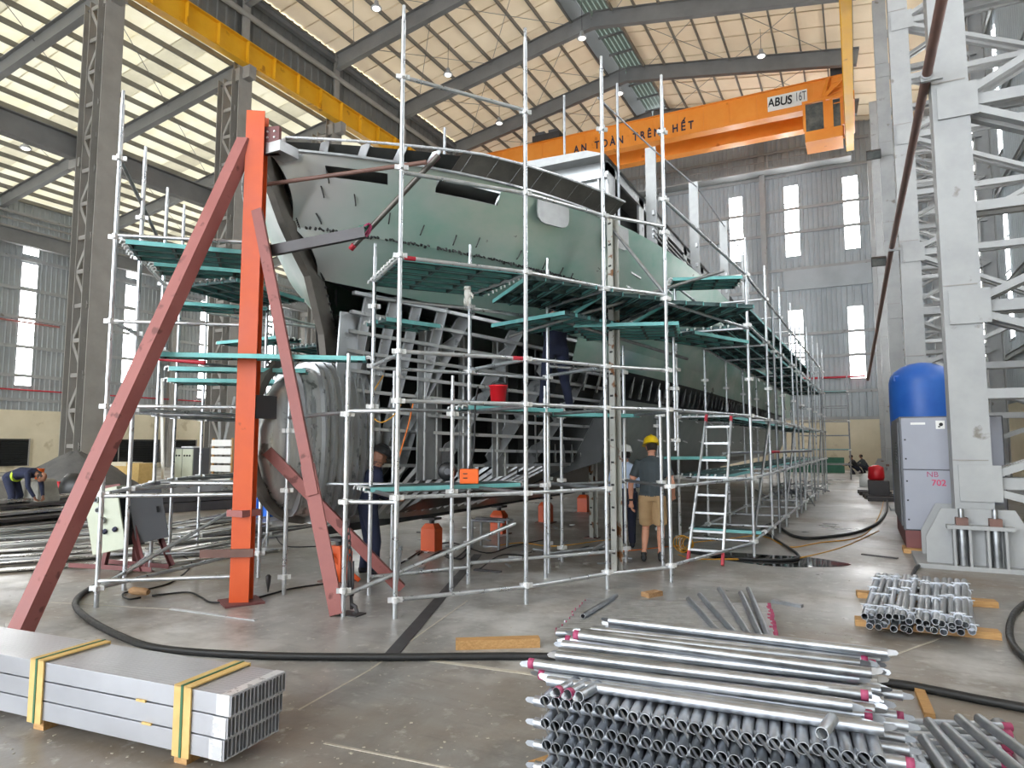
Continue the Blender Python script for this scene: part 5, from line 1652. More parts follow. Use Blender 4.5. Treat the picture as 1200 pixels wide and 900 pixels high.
def rock(name, c, sx, sy, sz, label):
    b = MB()
    b.loft([[c + Vector((sx * f * x, sy * f * y, z)) for x, y in ((-1, -.8), (-.7, -1), (.8, -1), (1, -.7), (1, .8), (.7, 1), (-.8, 1), (-1, .7))] for z, f in ((0, 1), (sz * .5, .95), (sz * .95, .78), (sz, .7))])
    tag(b.build(name, 'concrete_block'), label, 'concrete block')
rock('concrete_block', at_floor(43, 603), .45, .35, .85, 'pale rough concrete block with an orange bucket on top')
rock('concrete_block', at_floor(-2, 604), .45, .35, .85, 'pale rough concrete block cut by the left edge of the photo')
c = at_floor(43, 603) + Vector((.0, 0, .85))
t = thing('bucket', c, 'small orange bucket standing on a concrete block at far left', 'bucket')
b = MB(); b.lathe([(.085, 0), (.105, .24), (.112, .25), (.095, .25)], 14, 0, Matrix.Translation(c)); b.build('body', 'safety_orange', t, None, True)
b = MB(); b.tube([c + Vector((.1 * math.cos(a), 0, .24 + .05 * math.sin(a))) for a in [k * math.pi / 6 for k in range(7)]], .005, 5); b.build('handle', 'dark_plastic', t)
t = thing('tool_crate', at_floor(70, 586), 'small red box on the stacked plates near the concrete block', 'box')
c = at_floor(68, 592) + Vector((0, 0, .45)); box('body', (c.x - .2, c.y - .12, c.z), (c.x + .2, c.y + .12, c.z + .16), 'paint_red', t, None, .01); box('lid', (c.x - .21, c.y - .13, c.z + .16), (c.x + .21, c.y + .13, c.z + .2), 'bucket_red', t, None, .01)
c = at_floor(88, 592)
b = MB(); b.ellipsoid((0, 0, .45), (.55, .4, .5), 10, 6); o = b.build('tarpaulin_bundle', 'dark_plastic', None, Matrix.Translation(c), True); tag(o, 'black tarpaulin bundle behind the raking strut', 'tarpaulin')
# cardboard box, electrical cabinet, lean-to boards
c = at_floor(150, 575)
t = thing('carton', c, 'wide pale carton in front of the louvre behind the port scaffold', 'box')
box('body', (c.x - 1.0, c.y - .3, 0), (c.x + 1.0, c.y + .3, 1.0), 'cardboard', t); box('flap', (c.x - 1.0, c.y - .32, .9), (c.x + .3, c.y + .32, 1.03), 'cream_wall', t)
c = at_floor(222, 572)
t = thing('electrical_cabinet', c, 'grey electrical cabinet with push buttons behind the port scaffold', 'cabinet')
box('body', (c.x - .62, c.y - .35, 0), (c.x + .62, c.y + .35, 1.55), 'cabinet_side', t, None, .02)
for s in (-1, 1):
    d_ = box('door', (c.x + (-.60 if s < 0 else .02), c.y - .38, .1), (c.x + (-.02 if s < 0 else .60), c.y - .35, 1.5), 'panel_cream', t, None, .01)
    for k in range(3):
        tube('button', (c.x + s * .3 - .15 + .15 * k, c.y - .38, 1.25), (c.x + s * .3 - .15 + .15 * k, c.y - .41, 1.25), .035, 'dark_plastic', d_, 8)
box('papers', (c.x - .3, c.y - .2, 1.55), (c.x + .35, c.y + .2, 1.6), 'white_plastic', t)
for i, (x, y, dx, h) in enumerate(((191, 574, -.8, 4.2), (250, 570, .7, 3.6), (258, 570, -.6, 3.4))):
    a = at_floor(x, y)
    o = beam('leaning_board', a, a + Vector((dx, .3, h)), R_prof(.14, .04), ('sign_white', 'aluminium_dull', 'aluminium_dull')[i], None, (0, 1, 0))
    tag(o, ('white batten leaning beside the electrical cabinet', 'grey leaning bar right of the electrical cabinet', 'grey leaning bar crossing the one by the cabinet')[i], 'board')
c = at_floor(268, 576)
t = thing('slatted_crate', c, 'white slatted crate beside the orange post in the background', 'crate')
for k in range(6):
    box('slat', (c.x - .5, c.y - .4, .12 + k * .3), (c.x + .5, c.y - .36, .34 + k * .3), 'sign_white', t)
for s in (-.5, .46):
    box('corner_post', (c.x + s, c.y - .36, 0), (c.x + s + .06, c.y - .3, 1.9), 'wood', t)
# blue and white crates behind the post
c0 = at_floor(312, 604)
for i, (z0, z1, m, w_) in enumerate(((0, .45, 'crate_blue', 'lowest blue'), (.45, .92, 'cabinet_grey', 'lower pale grey'), (.92, 1.36, 'cabinet_grey', 'upper pale grey'), (1.36, 1.80, 'crate_blue', 'topmost blue'))):
    t = thing('storage_crate', (c0.x, c0.y, z0), '%s crate of the stack behind the orange post' % w_, 'crate', 'crate stack')
    b = MB(); b.loft([[(c0.x + sx * (.36 + .03 * f), c0.y + sy * (.26 + .03 * f), z0 + (z1 - z0) * f) for sx, sy in ((-1, -1), (1, -1), (1, 1), (-1, 1))] for f in (0, .97)]); b.build('body', m, t)
    for k in range(5):
        box('rib', (c0.x - .34 + k * .16, c0.y - .31, z0 + .04), (c0.x - .30 + k * .16, c0.y - .27, z1 - .05), m, t)
    box('rim', (c0.x - .41, c0.y - .31, z1 - .05), (c0.x + .41, c0.y + .31, z1 - .005), m, t)

# ================================================================== FAR RIGHT CLUTTER
t = thing('drum', at_floor(1030, 585), 'dark machine with a red cap beside the far walkway', 'machine')
c = at_floor(1028, 583)
box('body', (c.x - .25, c.y - .4, 0), (c.x + .35, c.y + .4, .55), 'dark_steel', t, None, .03)
b = MB(); b.lathe([(.2, .55), (.24, .62), (.22, .95), (.08, 1.02)], 14, 0, Matrix.Translation((c.x + .0, c.y, 0))); b.build('cap', 'bucket_red', t, None, True)
c = at_floor(1016, 570)
b = MB(); b.lathe([(.26, 0), (.26, .3), (.10, .52)], 12, 0, Matrix.Translation(c)); o = b.build('white_sack', 'white_plastic', None, None, True); tag(o, 'small white sack on the far floor near the red-capped machine', 'sack')
for i in range(5):
    a = at_floor(1005 + 3 * i, 578 + 2.2 * i)
    o = beam('plank_offcut', a + Vector((0, 0, .06)), a + Vector((.9, .3 * (i % 2), .06)), R_prof(.18, .12), 'dark_steel'); tag(o, 'dark bar in the small heap beside the far walkway', 'bar', 'bars by the far walkway')
o = box('green_net', (-4.2, 44, 0), (-.8, 44.1, .9), 'net_green'); tag(o, 'green netting fence low in front of the far wall', 'net')

# ================================================================== FOREGROUND: PROFILE BUNDLE
bd = thing('profile_bundle', (-4, 2.6, 0), 'strapped bundle of three layers of grey aluminium profiles in the left foreground', 'profile bundle')
u_ = Vector((1.81, .16, 0)).normalized()              # long axis, towards the visible end
w_ = Vector((-u_.y, u_.x, 0))
O_ = Vector((-2.93, 2.55, .07))
BF = Matrix((( -u_.x, w_.x, 0, O_.x), (-u_.y, w_.y, 0, O_.y), (0, 0, 1, O_.z), (0, 0, 0, 1)))   # x back along the length, y across, z up
NP, PW, PH, PL = 15, .0272, .106, 3.6
pm = MB()                                              # rounded slot profile, hollow
def slot(w, h, r, n=4):
    pts = []
    for cx, cy, a0 in ((w / 2 - r, h / 2 - r, 0), (-w / 2 + r, h / 2 - r, 1), (-w / 2 + r, -h / 2 + r, 2), (w / 2 - r, -h / 2 + r, 3)):
        for k in range(n + 1):
            a = (a0 + k / n) * math.pi / 2
            pts.append((cx + r * math.cos(a), cy + r * math.sin(a)))
    return pts
so, si = slot(PW - .0006, PH - .001, .002), slot(PW - .007, PH - .014, .009)
rg_ = lambda s, x: [(x, p, q) for p, q in s]
pm.loft([rg_(si, .9), rg_(si, 0), rg_(so, 0), rg_(so, PL), rg_(si, PL)], 0, False)
pm.loft([rg_(si, .35), rg_(si, .351)], 1, True)
PROFILE = pm.mesh('profile', ['profile_alu', 'hollow_dark'])
for r in range(3):
    lay = bpy.data.objects.new('profile_layer', None)
    dx = (.02, .0, -.02)[r] + .02
    link(lay, bd, BF @ Matrix.Translation((dx, 0, r * (PH + .007))))
    for k in range(NP):
        link(bpy.data.objects.new('profile', PROFILE), lay, BF @ Matrix.Translation((dx + random.uniform(0, .004), PW * (k + .5), PH / 2 + r * (PH + .007))))
    b = MB()
    b.box((dx + .012, -.004, .002 + r * (PH + .007)), (dx + .10, -.001, PH + r * (PH + .007)))
    if r == 2:
        b.box((dx + .012, -.004, PH * 3 + .0145), (dx + .07, NP * PW, PH * 3 + .0165))
    b.build('film_wrap', 'film_white', lay, BF)
for x0 in (.33, 1.50):
    H3, W3 = 3 * PH + .016, NP * PW
    b = MB()
    b.box((x0 - .06, -.012, -.02), (x0 + .06, -.003, H3 + .01))
    b.box((x0 - .06, -.012, H3 + .003), (x0 + .06, W3 + .012, H3 + .012))
    b.box((x0 - .06, W3 + .003, -.02), (x0 + .06, W3 + .012, H3 + .01))
    o = b.build('card_strip', 'cardboard', bd, BF)
    b = MB()
    b.box((x0 - .008, -.016, -.02), (x0 + .008, -.012, H3 + .014))
    b.box((x0 - .008, -.016, H3 + .012), (x0 + .008, W3 + .016, H3 + .016))
    b.build('strap', 'strap_green', o, BF)
for x0, z in ((.55, PH + .0), (.60, 2 * PH + .008)):
    box('packing_slip', (x0, -.012, z), (x0 + .07, -.002, z + .012), 'cardboard', bd, BF)
for i, x0 in enumerate((.36, 1.5, 2.6)):
    o = box('timber_bearer', (x0 - .045, .02, -.07), (x0 + .045, NP * PW - .02, 0), 'wood', None, BF)
    tag(o, 'short timber bearer under the profile bundle, %s the cut end' % ('nearest', 'second from', 'farthest from')[i], 'timber')

# ================================================================== FOREGROUND: LEDGER STACK
bl = MB()                                              # wedge blade at a tube end
bl.prism([(0, -.016), (.05, -.017), (.09, -.012), (.10, 0), (.09, .012), (.05, .017), (0, .016)], -.0016, .0016)
BLADE = bl.mesh('wedge_blade', 'galvanised')
TUBE_R = .0242
GALV = ('galvanised', 'galvanised_dull', 'galvanised')
def ledger_tube(a, b, label, group, blade_roll=0.0, paint=None, near_blade=True, far_blade=True, m='galvanised', droop=0.0):
    a, b = Vector(a), Vector(b)
    t = thing('scaffold_ledger', a, label, 'scaffold tube', group)
    tube('tube', a, b, TUBE_R, m, t, 16, True)
    d = (b - a).normalized()
    for end, s, on in ((a, -1, near_blade), (b, 1, far_blade)):
        if not on: continue
        M = axis_matrix(end, end + d * s)               # z axis points outwards
        w = M @ Matrix.Rotation(blade_roll, 4, 'Z') @ Matrix.Translation((0, 0, -.05)) @ Matrix.Rotation(-math.pi / 2, 4, 'Y') @ Matrix.Rotation(droop, 4, 'Z')
        link(bpy.data.objects.new('wedge_blade', BLADE), t, w)
    if paint:
        for end, s in ((a, 1), (b, -1)):
            if s in paint:
                tube('paint_band', end, end + d * s * .03, TUBE_R * 1.02, 'paint_magenta', t, 16, True)
    return t
LX0, LX1, LY0, LY1 = -1.33, .02, 2.93, 4.02
TILT = .075
ORD = ['first', 'second', 'third', 'fourth', 'fifth', 'sixth', 'seventh', 'eighth', 'ninth', 'tenth', 'eleventh', 'twelfth', 'thirteenth', 'fourteenth', 'fifteenth', 'sixteenth', 'seventeenth', 'eighteenth', 'nineteenth', 'twentieth'] + ['twenty-' + w for w in ('first', 'second', 'third', 'fourth', 'fifth', 'sixth', 'seventh', 'eighth')]
g_b = 'end-on tubes of the big stack'
for r, z in enumerate((.525, .425, .325, .225, .125)):
    for k in range(27):
        x = LX0 + (LX1 - LX0) * k / 26
        y0 = LY0 + .015 * (x - LX0) + random.uniform(-.012, .012)
        xs = random.uniform(-.02, .02)
        tb_ = ledger_tube((x, y0, z), (x - .10 + xs * .3, y0 + 1.02, z), 'end-on galvanised tube, %s from the left in the %s row of the big stack' % (ORD[k], ORD[r]), g_b, math.radians(-45), None, False, False, GALV[k % 3] if r else 'galvanised')
        beam('wedge_blade', (x - .030, y0 + .028, z + .016), (x + .042, y0 - .062, z - .016), R_prof(.003, .016), 'galvanised', tb_)
g_a = 'crosswise tubes between the layers of the big stack'
for r, z in enumerate((.475, .375, .275, .175, .075, .025)):
    for k in range(3):
        y = LY0 + .10 + k * .40
        ledger_tube((LX0 - .10, y + .0, z), (LX1 + .12, y + TILT, z), 'crosswise tube under the %s end-on row of the big stack, %s from front' % (ORD[r], ORD[k]), g_a, 0, (-1,) if (r + k) % 3 == 0 else (), True, True, 'galvanised')
g_t = 'crosswise tubes on top of the big stack'
top = []
for k in range(17):
    y = LY0 + .11 + k * .060
    top.append((LX0 - .08 + random.uniform(-.05, .05), y, .575, 1.42 + random.uniform(-.02, .02), random.uniform(-.015, .03)))
for k, yy in enumerate((.10, .27, .33, .46, .55, .72, .80, .97)):
    top.append((LX0 - .10 + random.uniform(-.06, .06), LY0 + yy + .06, .624, 1.42, random.uniform(-.02, .09)))
for k, yy in enumerate((.5, .86)):
    top.append((LX0 - .05 + random.uniform(-.06, .06), LY0 + yy + .06, .673, 1.42, random.uniform(-.08, .02)))
for i, (x, y, z, L_, dy) in enumerate(top):
    ledger_tube((x, y, z), (x + L_, y + TILT + dy, z + random.uniform(-.006, .006)), 'crosswise tube on the big stack, %s from the front in the %s layer' % ((ORD[i], 'lowest') if i < 17 else (ORD[i - 17], 'middle') if i < 25 else (ORD[i - 25], 'topmost')), g_t, random.uniform(-.8, .8), ((), (1,), (), (-1,))[i % 4], True, True, GALV[i % 3], random.uniform(-.2, .2))
g_l = 'loose short tubes on the front of the big stack'
for k, x in enumerate((-1.27, -1.215, -1.16, -.17)):
    ledger_tube((x, LY0 - .01, .573 if k < 3 else .60), (x + .03, LY0 + .16, .575 if k < 3 else .60), ('short tube end on the front edge of the big stack, %s from the left' % ORD[k]), g_l, math.radians(45), (1,) if k < 2 else None, True, False)
for i, (x, y) in enumerate(((LX0 - .1, LY0 + .3), (LX0 - .12, LY0 + .9))):
    pass
o = beam('timber', (LX0 - .2, LY0 + .30, .04), (LX0 + .1, LY0 + .85, .04), R_prof(.1, .08), 'wood'); tag(o, 'orange-brown timber bearer sticking out left of the big stack', 'timber')

# flat tube pile behind the stack
la, lb_, ra, rb = Vector((-2.38, 5.45, 0)), Vector((-2.60, 6.80, 0)), Vector((-.66, 6.05, 0)), Vector((-.88, 7.45, 0))
g_f = 'tubes of the flat pile'
for layer in range(2):
    n = 22 - layer
    for k in range(n):
        f = (k + .5 * layer) / 22
        j = random.uniform(-.02, .02)
        a, c = la.lerp(lb_, f), ra.lerp(rb, f)
        z = .03 + .05 * layer
        a.z = c.z = z
        d = (c - a).normalized() * j
        t = thing('scaffold_ledger', a, 'flat tube in the low pile behind the big stack, %s in the %s layer' % (ORD[k], ('lower', 'upper')[layer]), 'scaffold tube', g_f)
        tube('tube', a + d, c + d, TUBE_R * 1.12, ('galvanised_dull', 'galvanised')[layer], t, 12, True)
        dd = (c - a).normalized()
        tube('paint_band', c + d - dd * .03, c + d + dd * .001, TUBE_R * 1.15, 'paint_magenta', t, 12, True)
        if layer and k % 2:
            tube('paint_band', a + d - dd * .001, a + d + dd * .012, TUBE_R * 1.15, 'paint_magenta', t, 12, True)
for i, (p, q) in enumerate((((807, 702), (848, 748)), ((820, 697), (866, 748)), ((843, 690), (880, 748)), ((868, 695), (892, 748)), ((877, 690), (901, 748)))):
    a, c = at_floor(*p, .125), at_floor(*q, .125)
    o = thing('scaffold_ledger', a, 'bright tube laid askew on the flat pile, %s from the left' % ('first', 'second', 'third', 'fourth', 'fifth')[i], 'scaffold tube', 'askew tubes on the flat pile')
    tube('tube', a, c, TUBE_R * 1.05, 'galvanised', o, 14, True)
    tube('end_plug', a, a + (c - a).normalized() * .03, TUBE_R * .8, 'galvanised_dull', o, 10)
o = tube('scaffold_tube', at_floor(683, 722, .13), at_floor(722, 698, .13), TUBE_R, 'galvanised_dull', None, 12, True); tag(o, 'single dull tube on the left corner of the flat pile', 'scaffold tube')

# jack posts on two boards
for i, (p, q) in enumerate((((1002, 731), (1172, 748)), ((1004, 699), (1168, 711)))):
    a, c = at_floor(*p), at_floor(*q)
    o = beam('timber_board', a + Vector((0, 0, .03)), c + Vector((0, 0, .03)), R_prof(.16, .06), 'wood'); tag(o, 'pale timber board under the jack posts, %s one' % ('front', 'rear')[i], 'timber')
g_j = 'jack posts on the boards'
ja, jb, jc, jd = at_floor(1014, 727, .15), at_floor(1142, 737, .15), at_floor(1030, 676, .15), at_floor(1138, 684, .15)
for layer, n in ((0, 13), (1, 14)):
    for k in range(n):
        f = (k + .5 * (1 - layer) + random.uniform(-.25, .25)) / n
        a, c = ja.lerp(jb, f), jc.lerp(jd, f + random.uniform(-.03, .03))
        a.z = c.z = .095 + .075 * layer
        a.z += random.uniform(-.015, .03)
        sh = (c - a).normalized() * random.uniform(-.05, .05)
        a += sh; c += sh
        t = thing('jack_post', a, 'short jack post on the timber boards, %s from left in the %s layer' % (ORD[k], ('lower', 'upper')[layer]), 'jack post', g_j)
        tube('tube', a, c, .030, 'galvanised_dull' if k % 3 else 'galvanised', t, 12, True)
        for s in (.12 + random.uniform(-.06, .06), .5 + random.uniform(-.1, .1), .85 + random.uniform(-.06, .06)):
            p = a.lerp(c, s); d = (c - a).normalized()
            tube('collar', p - d * .012, p + d * .012, .040, 'galvanised', t, 12)
            tube('wedge_pin', p - d.cross(Vector((0, 0, 1))) * .055 + Vector((0, 0, .03)), p + d.cross(Vector((0, 0, 1))) * .055 + Vector((0, 0, .03)), .007, 'galvanised', t, 6)
# tubes at bottom right
g_r = 'bright tubes at the lower right corner'
for k, (p, q) in enumerate((((1042, 838), (1105, 960)), ((1060, 862), (1120, 960)), ((1082, 866), (1145, 960)), ((1088, 846), (1175, 950)), ((1108, 852), (1205, 945)), ((1124, 842), (1225, 930)), ((1147, 842), (1250, 920)))):
    a, c = at_floor(*p, .20), at_floor(*q, .20)
    t = thing('scaffold_ledger', a, 'bright tube slanting to the lower right corner, %s from the left' % ORD[k], 'scaffold tube', g_r)
    tube('tube', a, c, .027, 'galvanised', t, 16, True)
    tube('end_plug', a + (c - a) * .004, a + (c - a) * .02, .022, 'galvanised_dull', t, 12)
for k in range(6):
    a, c = at_floor(1050, 846 + 7 * k, .12 - .01 * k), at_floor(1185, 852 + 9 * k, .12 - .01 * k)
    t = thing('scaffold_ledger', a, 'tube lying crosswise beneath the slanting tubes at lower right, %s from the back' % ORD[k], 'scaffold tube', 'crosswise tubes at lower right')
    tube('tube', a, c, .024, GALV[k % 3], t, 12, True)
    tube('paint_band', c - (c - a).normalized() * .05, c, .0247, 'paint_magenta', t, 12, True)
for k in range(4):
    a, c = at_floor(1050 + 40 * k, 850, .04), at_floor(1075 + 52 * k, 960, .04)
    o = tube('support_tube', a, c, .045, 'galvanised_dull', None, 12, True); tag(o, 'thick support tube on the floor under the lower right tubes, %s from the left' % ORD[k], 'scaffold tube', 'support tubes at lower right')

# ================================================================== PEOPLE
def person(loc, heading, label, J, mats, extras, waist=None):
    """J: list of (points, radii [(rx, ry)...], material index, resolution); one continuous skin by voxel union, cloth by nearest limb"""
    b = MB()
    segs = []
    for pts, rad, mi in J:
        pts = [Vector(p) for p in pts]
        rings = []
        for i, p in enumerate(pts):
            t = (pts[min(i + 1, len(pts) - 1)] - pts[max(i - 1, 0)]).normalized()
            x = Vector((1, 0, 0))
            x = (x - t * x.dot(t))
            x = x.normalized() if x.length > .2 else Vector((0, 1, 0))
            y = t.cross(x)
            rx, ry = rad[i]
            rings.append([p + x * rx * math.cos(a) + y * ry * math.sin(a) for a in [2 * math.pi * k / 14 for k in range(14)]])
        b.loft(rings)
        for i in range(len(pts) - 1):
            segs.append((np.array(pts[i]), np.array(pts[i + 1]), sum(rad[i]) / 2, sum(rad[i + 1]) / 2, mi))
    me = b.mesh('body_source', mats)
    tmp = bpy.data.objects.new('body_source', me)
    COL.objects.link(tmp)
    md = tmp.modifiers.new('r', 'REMESH'); md.mode = 'VOXEL'; md.voxel_size = .0125
    md = tmp.modifiers.new('s', 'SMOOTH'); md.factor = .5; md.iterations = 3
    dg = bpy.context.evaluated_depsgraph_get()
    body = bpy.data.meshes.new_from_object(tmp.evaluated_get(dg))
    bpy.data.objects.remove(tmp)
    n = len(body.polygons)
    cen = np.zeros(n * 3, 'f'); body.polygons.foreach_get('center', cen); cen = cen.reshape(-1, 3)
    best = np.full(n, 1e9); mi_ = np.zeros(n, 'i')
    for a, c, ra, rc, m in segs:
        d = c - a
        t = np.clip(((cen - a) @ d) / max(1e-9, d @ d), 0, 1)
        dist = np.abs(np.linalg.norm(cen - (a + t[:, None] * d), axis=1) - (ra + (rc - ra) * t))
        k = dist < best
        best[k] = dist[k]; mi_[k] = m
    if waist:                                          # clean hem between shirt (1) and trousers (2)
        torso = np.abs(cen[:, 0]) < .215
        mi_[(mi_ == 2) & (cen[:, 2] > waist)] = 1
        mi_[(mi_ == 1) & (cen[:, 2] < waist) & torso] = 2
    body.materials.clear()
    for m in mats: body.materials.append(MATS[m])
    body.polygons.foreach_set('material_index', mi_)
    body.polygons.foreach_set('use_smooth', [True] * n)
    body.name = 'person_body'
    o = bpy.data.objects.new('person', body)
    W = place(loc, heading)
    link(o, None, W)
    tag(o, label, 'person')
    for name, mb, m in extras:
        mb.build(name, m, o, W, True)
    return o

def head_pieces(c, yaw, skin, tilt=0.0):
    """head with face: returns body pieces; c is the head centre"""
    c = Vector(c)
    f = Vector((-math.sin(yaw), math.cos(yaw), -tilt)).normalized()
    r = Vector((math.cos(yaw), math.sin(yaw), 0))
    u = r.cross(f)
    S = []
    S.append(([c - u * .115 + f * .012, c - u * .09 + f * .014, c - u * .03, c + u * .04 - f * .004, c + u * .09 - f * .006, c + u * .118], [(.030, .040), (.055, .066), (.072, .090), (.076, .096), (.058, .072), (.02, .025)], skin))
    S.append(([c + f * .088 + u * .012, c + f * .112 - u * .022], [(.012, .012), (.017, .014)], skin))
    for s in (-1, 1):
        S.append(([c + r * s * .074 - u * .03, c + r * s * .080 + u * .02], [(.012, .02), (.012, .022)], skin))
    return S, f, r, u

def hand(wrist, d, side, curl, skin, thumb_dir):
    """palm and five bent fingers leaving the wrist along d; side is the knuckle row direction"""
    w, d, s = Vector(wrist), Vector(d).normalized(), Vector(side).normalized()
    p = d.cross(s).normalized() * curl
    S = [([w, w + d * .045, w + d * .085], [(.024, .018), (.040, .018), (.040, .016)], skin)]
    F = MB()
    for k, L in enumerate((.068, .080, .076, .060)):
        b0 = w + d * .075 + s * (-.030 + .020 * k)
        F.tube([b0, b0 + d * L * .45 + p * .012, b0 + d * L * .75 + p * .034, b0 + d * L * .92 + p * .056], [.0098, .0095, .0088, .0065], 7)
    b0 = w + d * .025 - s * .026
    td = Vector(thumb_dir).normalized()
    F.tube([b0, b0 + td * .035 + d * .012, b0 + td * .052 + d * .040], [.013, .011, .008], 7)
    return S, F

def helmet(c, f, r, u, m):
    M = Matrix((r, f, u)).transposed().to_4x4(); M.translation = Vector(c) + u * .045
    b = MB()
    pr = [(.150, .0), (.134, .012), (.128, .05), (.108, .095), (.07, .122), (.02, .132)]
    rings = []
    for rr, z in pr:
        rings.append([M @ Vector((rr * .86 * math.cos(a), rr * 1.02 * math.sin(a) + (.03 if z == 0 and math.sin(a) > .3 else 0), z)) for a in [2 * math.pi * k / 24 for k in range(24)]])
    b.loft(rings)
    ridge = [M @ Vector((0, .11 * math.cos(t), .055 + .085 * math.sin(t))) for t in [math.pi * k / 8 for k in range(9)]]
    b.tube(ridge, .013, 6)
    return b

def hair_cap(c, f, r, u):
    M = Matrix((r, f, u)).transposed().to_4x4(); M.translation = Vector(c)
    b = MB()
    b.loft([[M @ Vector((.082 * s * math.cos(a), -.012 + .102 * s * math.sin(a) if math.sin(a) < .35 else .02, z)) for a in [2 * math.pi * k / 18 for k in range(18)]] for z, s in ((-.055, .82), (-.02, .98), (.03, 1.02), (.07, .9))])
    return b

def eyes(c, f, r, u):
    b = MB()
    for s in (-1, 1):
        p = Vector(c) + f * .083 + r * s * .031 + u * .010
        b.ellipsoid(p, (.011, .011, .007), 8, 6)
    b.tube([Vector(c) + f * .088 - u * .058 - r * .022, Vector(c) + f * .093 - u * .060, Vector(c) + f * .088 - u * .058 + r * .022], .005, 5)
    return b

def standing(h, feet, hands_, elbows, lean, head_yaw, sleeve, shorts, skin=0, shirt=1, leg=2, shoe=3, bulk=1.0, tilt=.1, knees=None):
    """h: height scale. feet/hands/elbows: (left, right) tuples. Returns pieces, head frame, finger meshes"""
    k = h / 1.75
    S = []
    hip = Vector((0, 0, .93 * k)); chest = Vector((0, .06 * lean + .0, 1.28 * k)); neck = Vector((0, .12 * lean, 1.47 * k)); hd = Vector((0, .12 * lean + .035, 1.60 * k))
    B = bulk
    S.append(([hip - Vector((0, 0, .08)), hip, hip + Vector((0, .005, .10))], [(.150 * B, .112 * B), (.172 * B, .128 * B), (.160 * B, .118 * B)], leg))
    S.append(([hip + Vector((0, .0, .04)), hip.lerp(chest, .5), chest, chest.lerp(neck, .55), chest.lerp(neck, .85), neck], [(.172 * B, .130 * B), (.160 * B, .118 * B), (.186 * B, .128 * B), (.190 * B, .108 * B), (.13, .085), (.062, .062)], shirt))
    S.append(([neck - Vector((0, 0, .04)), neck.lerp(hd, .6)], [(.056, .058), (.052, .056)], skin))
    hp, f, r, u = head_pieces(hd, head_yaw, skin, tilt)
    S += hp
    fingers = []
    for i, s in enumerate((-1, 1)):
        ft = Vector(feet[i]); hj = Vector((s * .092, 0, .90 * k))
        kn = Vector(knees[i]) if knees else hj.lerp(ft, .50) + Vector((0, .05, 0))
        an = ft + Vector((0, 0, .085))
        if shorts:
            S.append(([hj + Vector((0, 0, .06)), hj, hj.lerp(kn, .5), hj.lerp(kn, .92)], [(.100, .115), (.108, .118), (.104, .108), (.098, .100)], leg))
            S.append(([hj.lerp(kn, .6), kn, kn.lerp(an, .33) + Vector((0, -.014, 0)), kn.lerp(an, .75), an], [(.068, .070), (.056, .060), (.056, .062), (.038, .042), (.034, .040)], skin))
            S.append(([an + Vector((0, 0, .05)), an - Vector((0, 0, .02))], [(.042, .046), (.042, .048)], shoe))
        else:
            S.append(([hj + Vector((0, 0, .06)), hj, hj.lerp(kn, .55), kn, kn.lerp(an, .4) + Vector((0, -.01, 0)), an], [(.098, .112), (.100, .112), (.086, .092), (.070, .074), (.064, .070), (.056, .062)], leg))
        toe = Vector((s * .03, .17, 0)); toe.rotate(Matrix.Rotation(0, 3, 'Z'))
        S.append(([ft + Vector((0, -.065, .04)), ft + Vector((0, .02, .05)), ft + Vector((s * .01, .11, .035)), ft + Vector((s * .015, .19, .025))], [(.032, .036), (.042, .048), (.046, .034), (.030, .022)], shoe))
        sh = chest.lerp(neck, .58) + Vector((s * .175 * B, 0, 0))
        el, wr = Vector(elbows[i]), Vector(hands_[i])
        S.append(([chest.lerp(neck, .5) + Vector((s * .10, 0, 0)), sh, sh.lerp(el, .3)], [(.07, .075), (.068, .072), (.060, .064)], shirt))
        if sleeve == 'short':
            S.append(([sh, sh.lerp(el, .35), sh.lerp(el, .68)], [(.064, .068), (.066, .070), (.068, .072)], shirt))
            S.append(([sh.lerp(el, .4), el, el.lerp(wr, .35), wr], [(.048, .052), (.042, .044), (.040, .042), (.027, .030)], skin))
        else:
            S.append(([sh, sh.lerp(el, .5), el, el.lerp(wr, .5), wr], [(.066, .068), (.060, .062), (.052, .054), (.048, .05), (.036, .038)], shirt))
        d = (wr - el).normalized()
        hs, F = hand(wr, d, Vector((0, 1, 0)) if abs(d.y) < .8 else Vector((1, 0, 0)), -s, skin, Vector((s * .2, 1, .2)))
        S += hs; fingers.append(F)
    return S, (hd, f, r, u), fingers

# man in charcoal T-shirt, khaki shorts and yellow helmet, walking away
hx = math.radians(14)
S, (hd, f, r, u), F = standing(1.80, ((-.13, -.05, .02), (.10, .10, 0)), ((-.30, -.04, .86), (.30, .16, .95)), ((-.30, -.06, 1.12), (.29, -.04, 1.13)), .5, math.radians(18), 'short', True, bulk=1.06, tilt=.25, knees=((-.10, .12, .50), (.115, .08, .50)))
ex = [('hard_hat', helmet(hd, f, r, u, 0), 'helmet_yellow'), ('hair', hair_cap(hd, f, r, u), 'hair_dark'), ('eyes', eyes(hd, f, r, u), 'hair_dark')] + [('fingers', q, 'skin') for q in F]
wb = MB(); wb.lathe([(.036, -.014), (.036, .014)], 12, 0, Matrix.Translation((-.30, -.043, .89))); ex.append(('wristwatch', wb, 'dark_plastic'))
person((-2.70, 9.72, 0), hx, 'person in charcoal T-shirt, khaki shorts and yellow hard hat walking past the scaffold', S, ['skin', 'shirt_charcoal', 'shorts_khaki', 'shoe_black'], ex, .95)

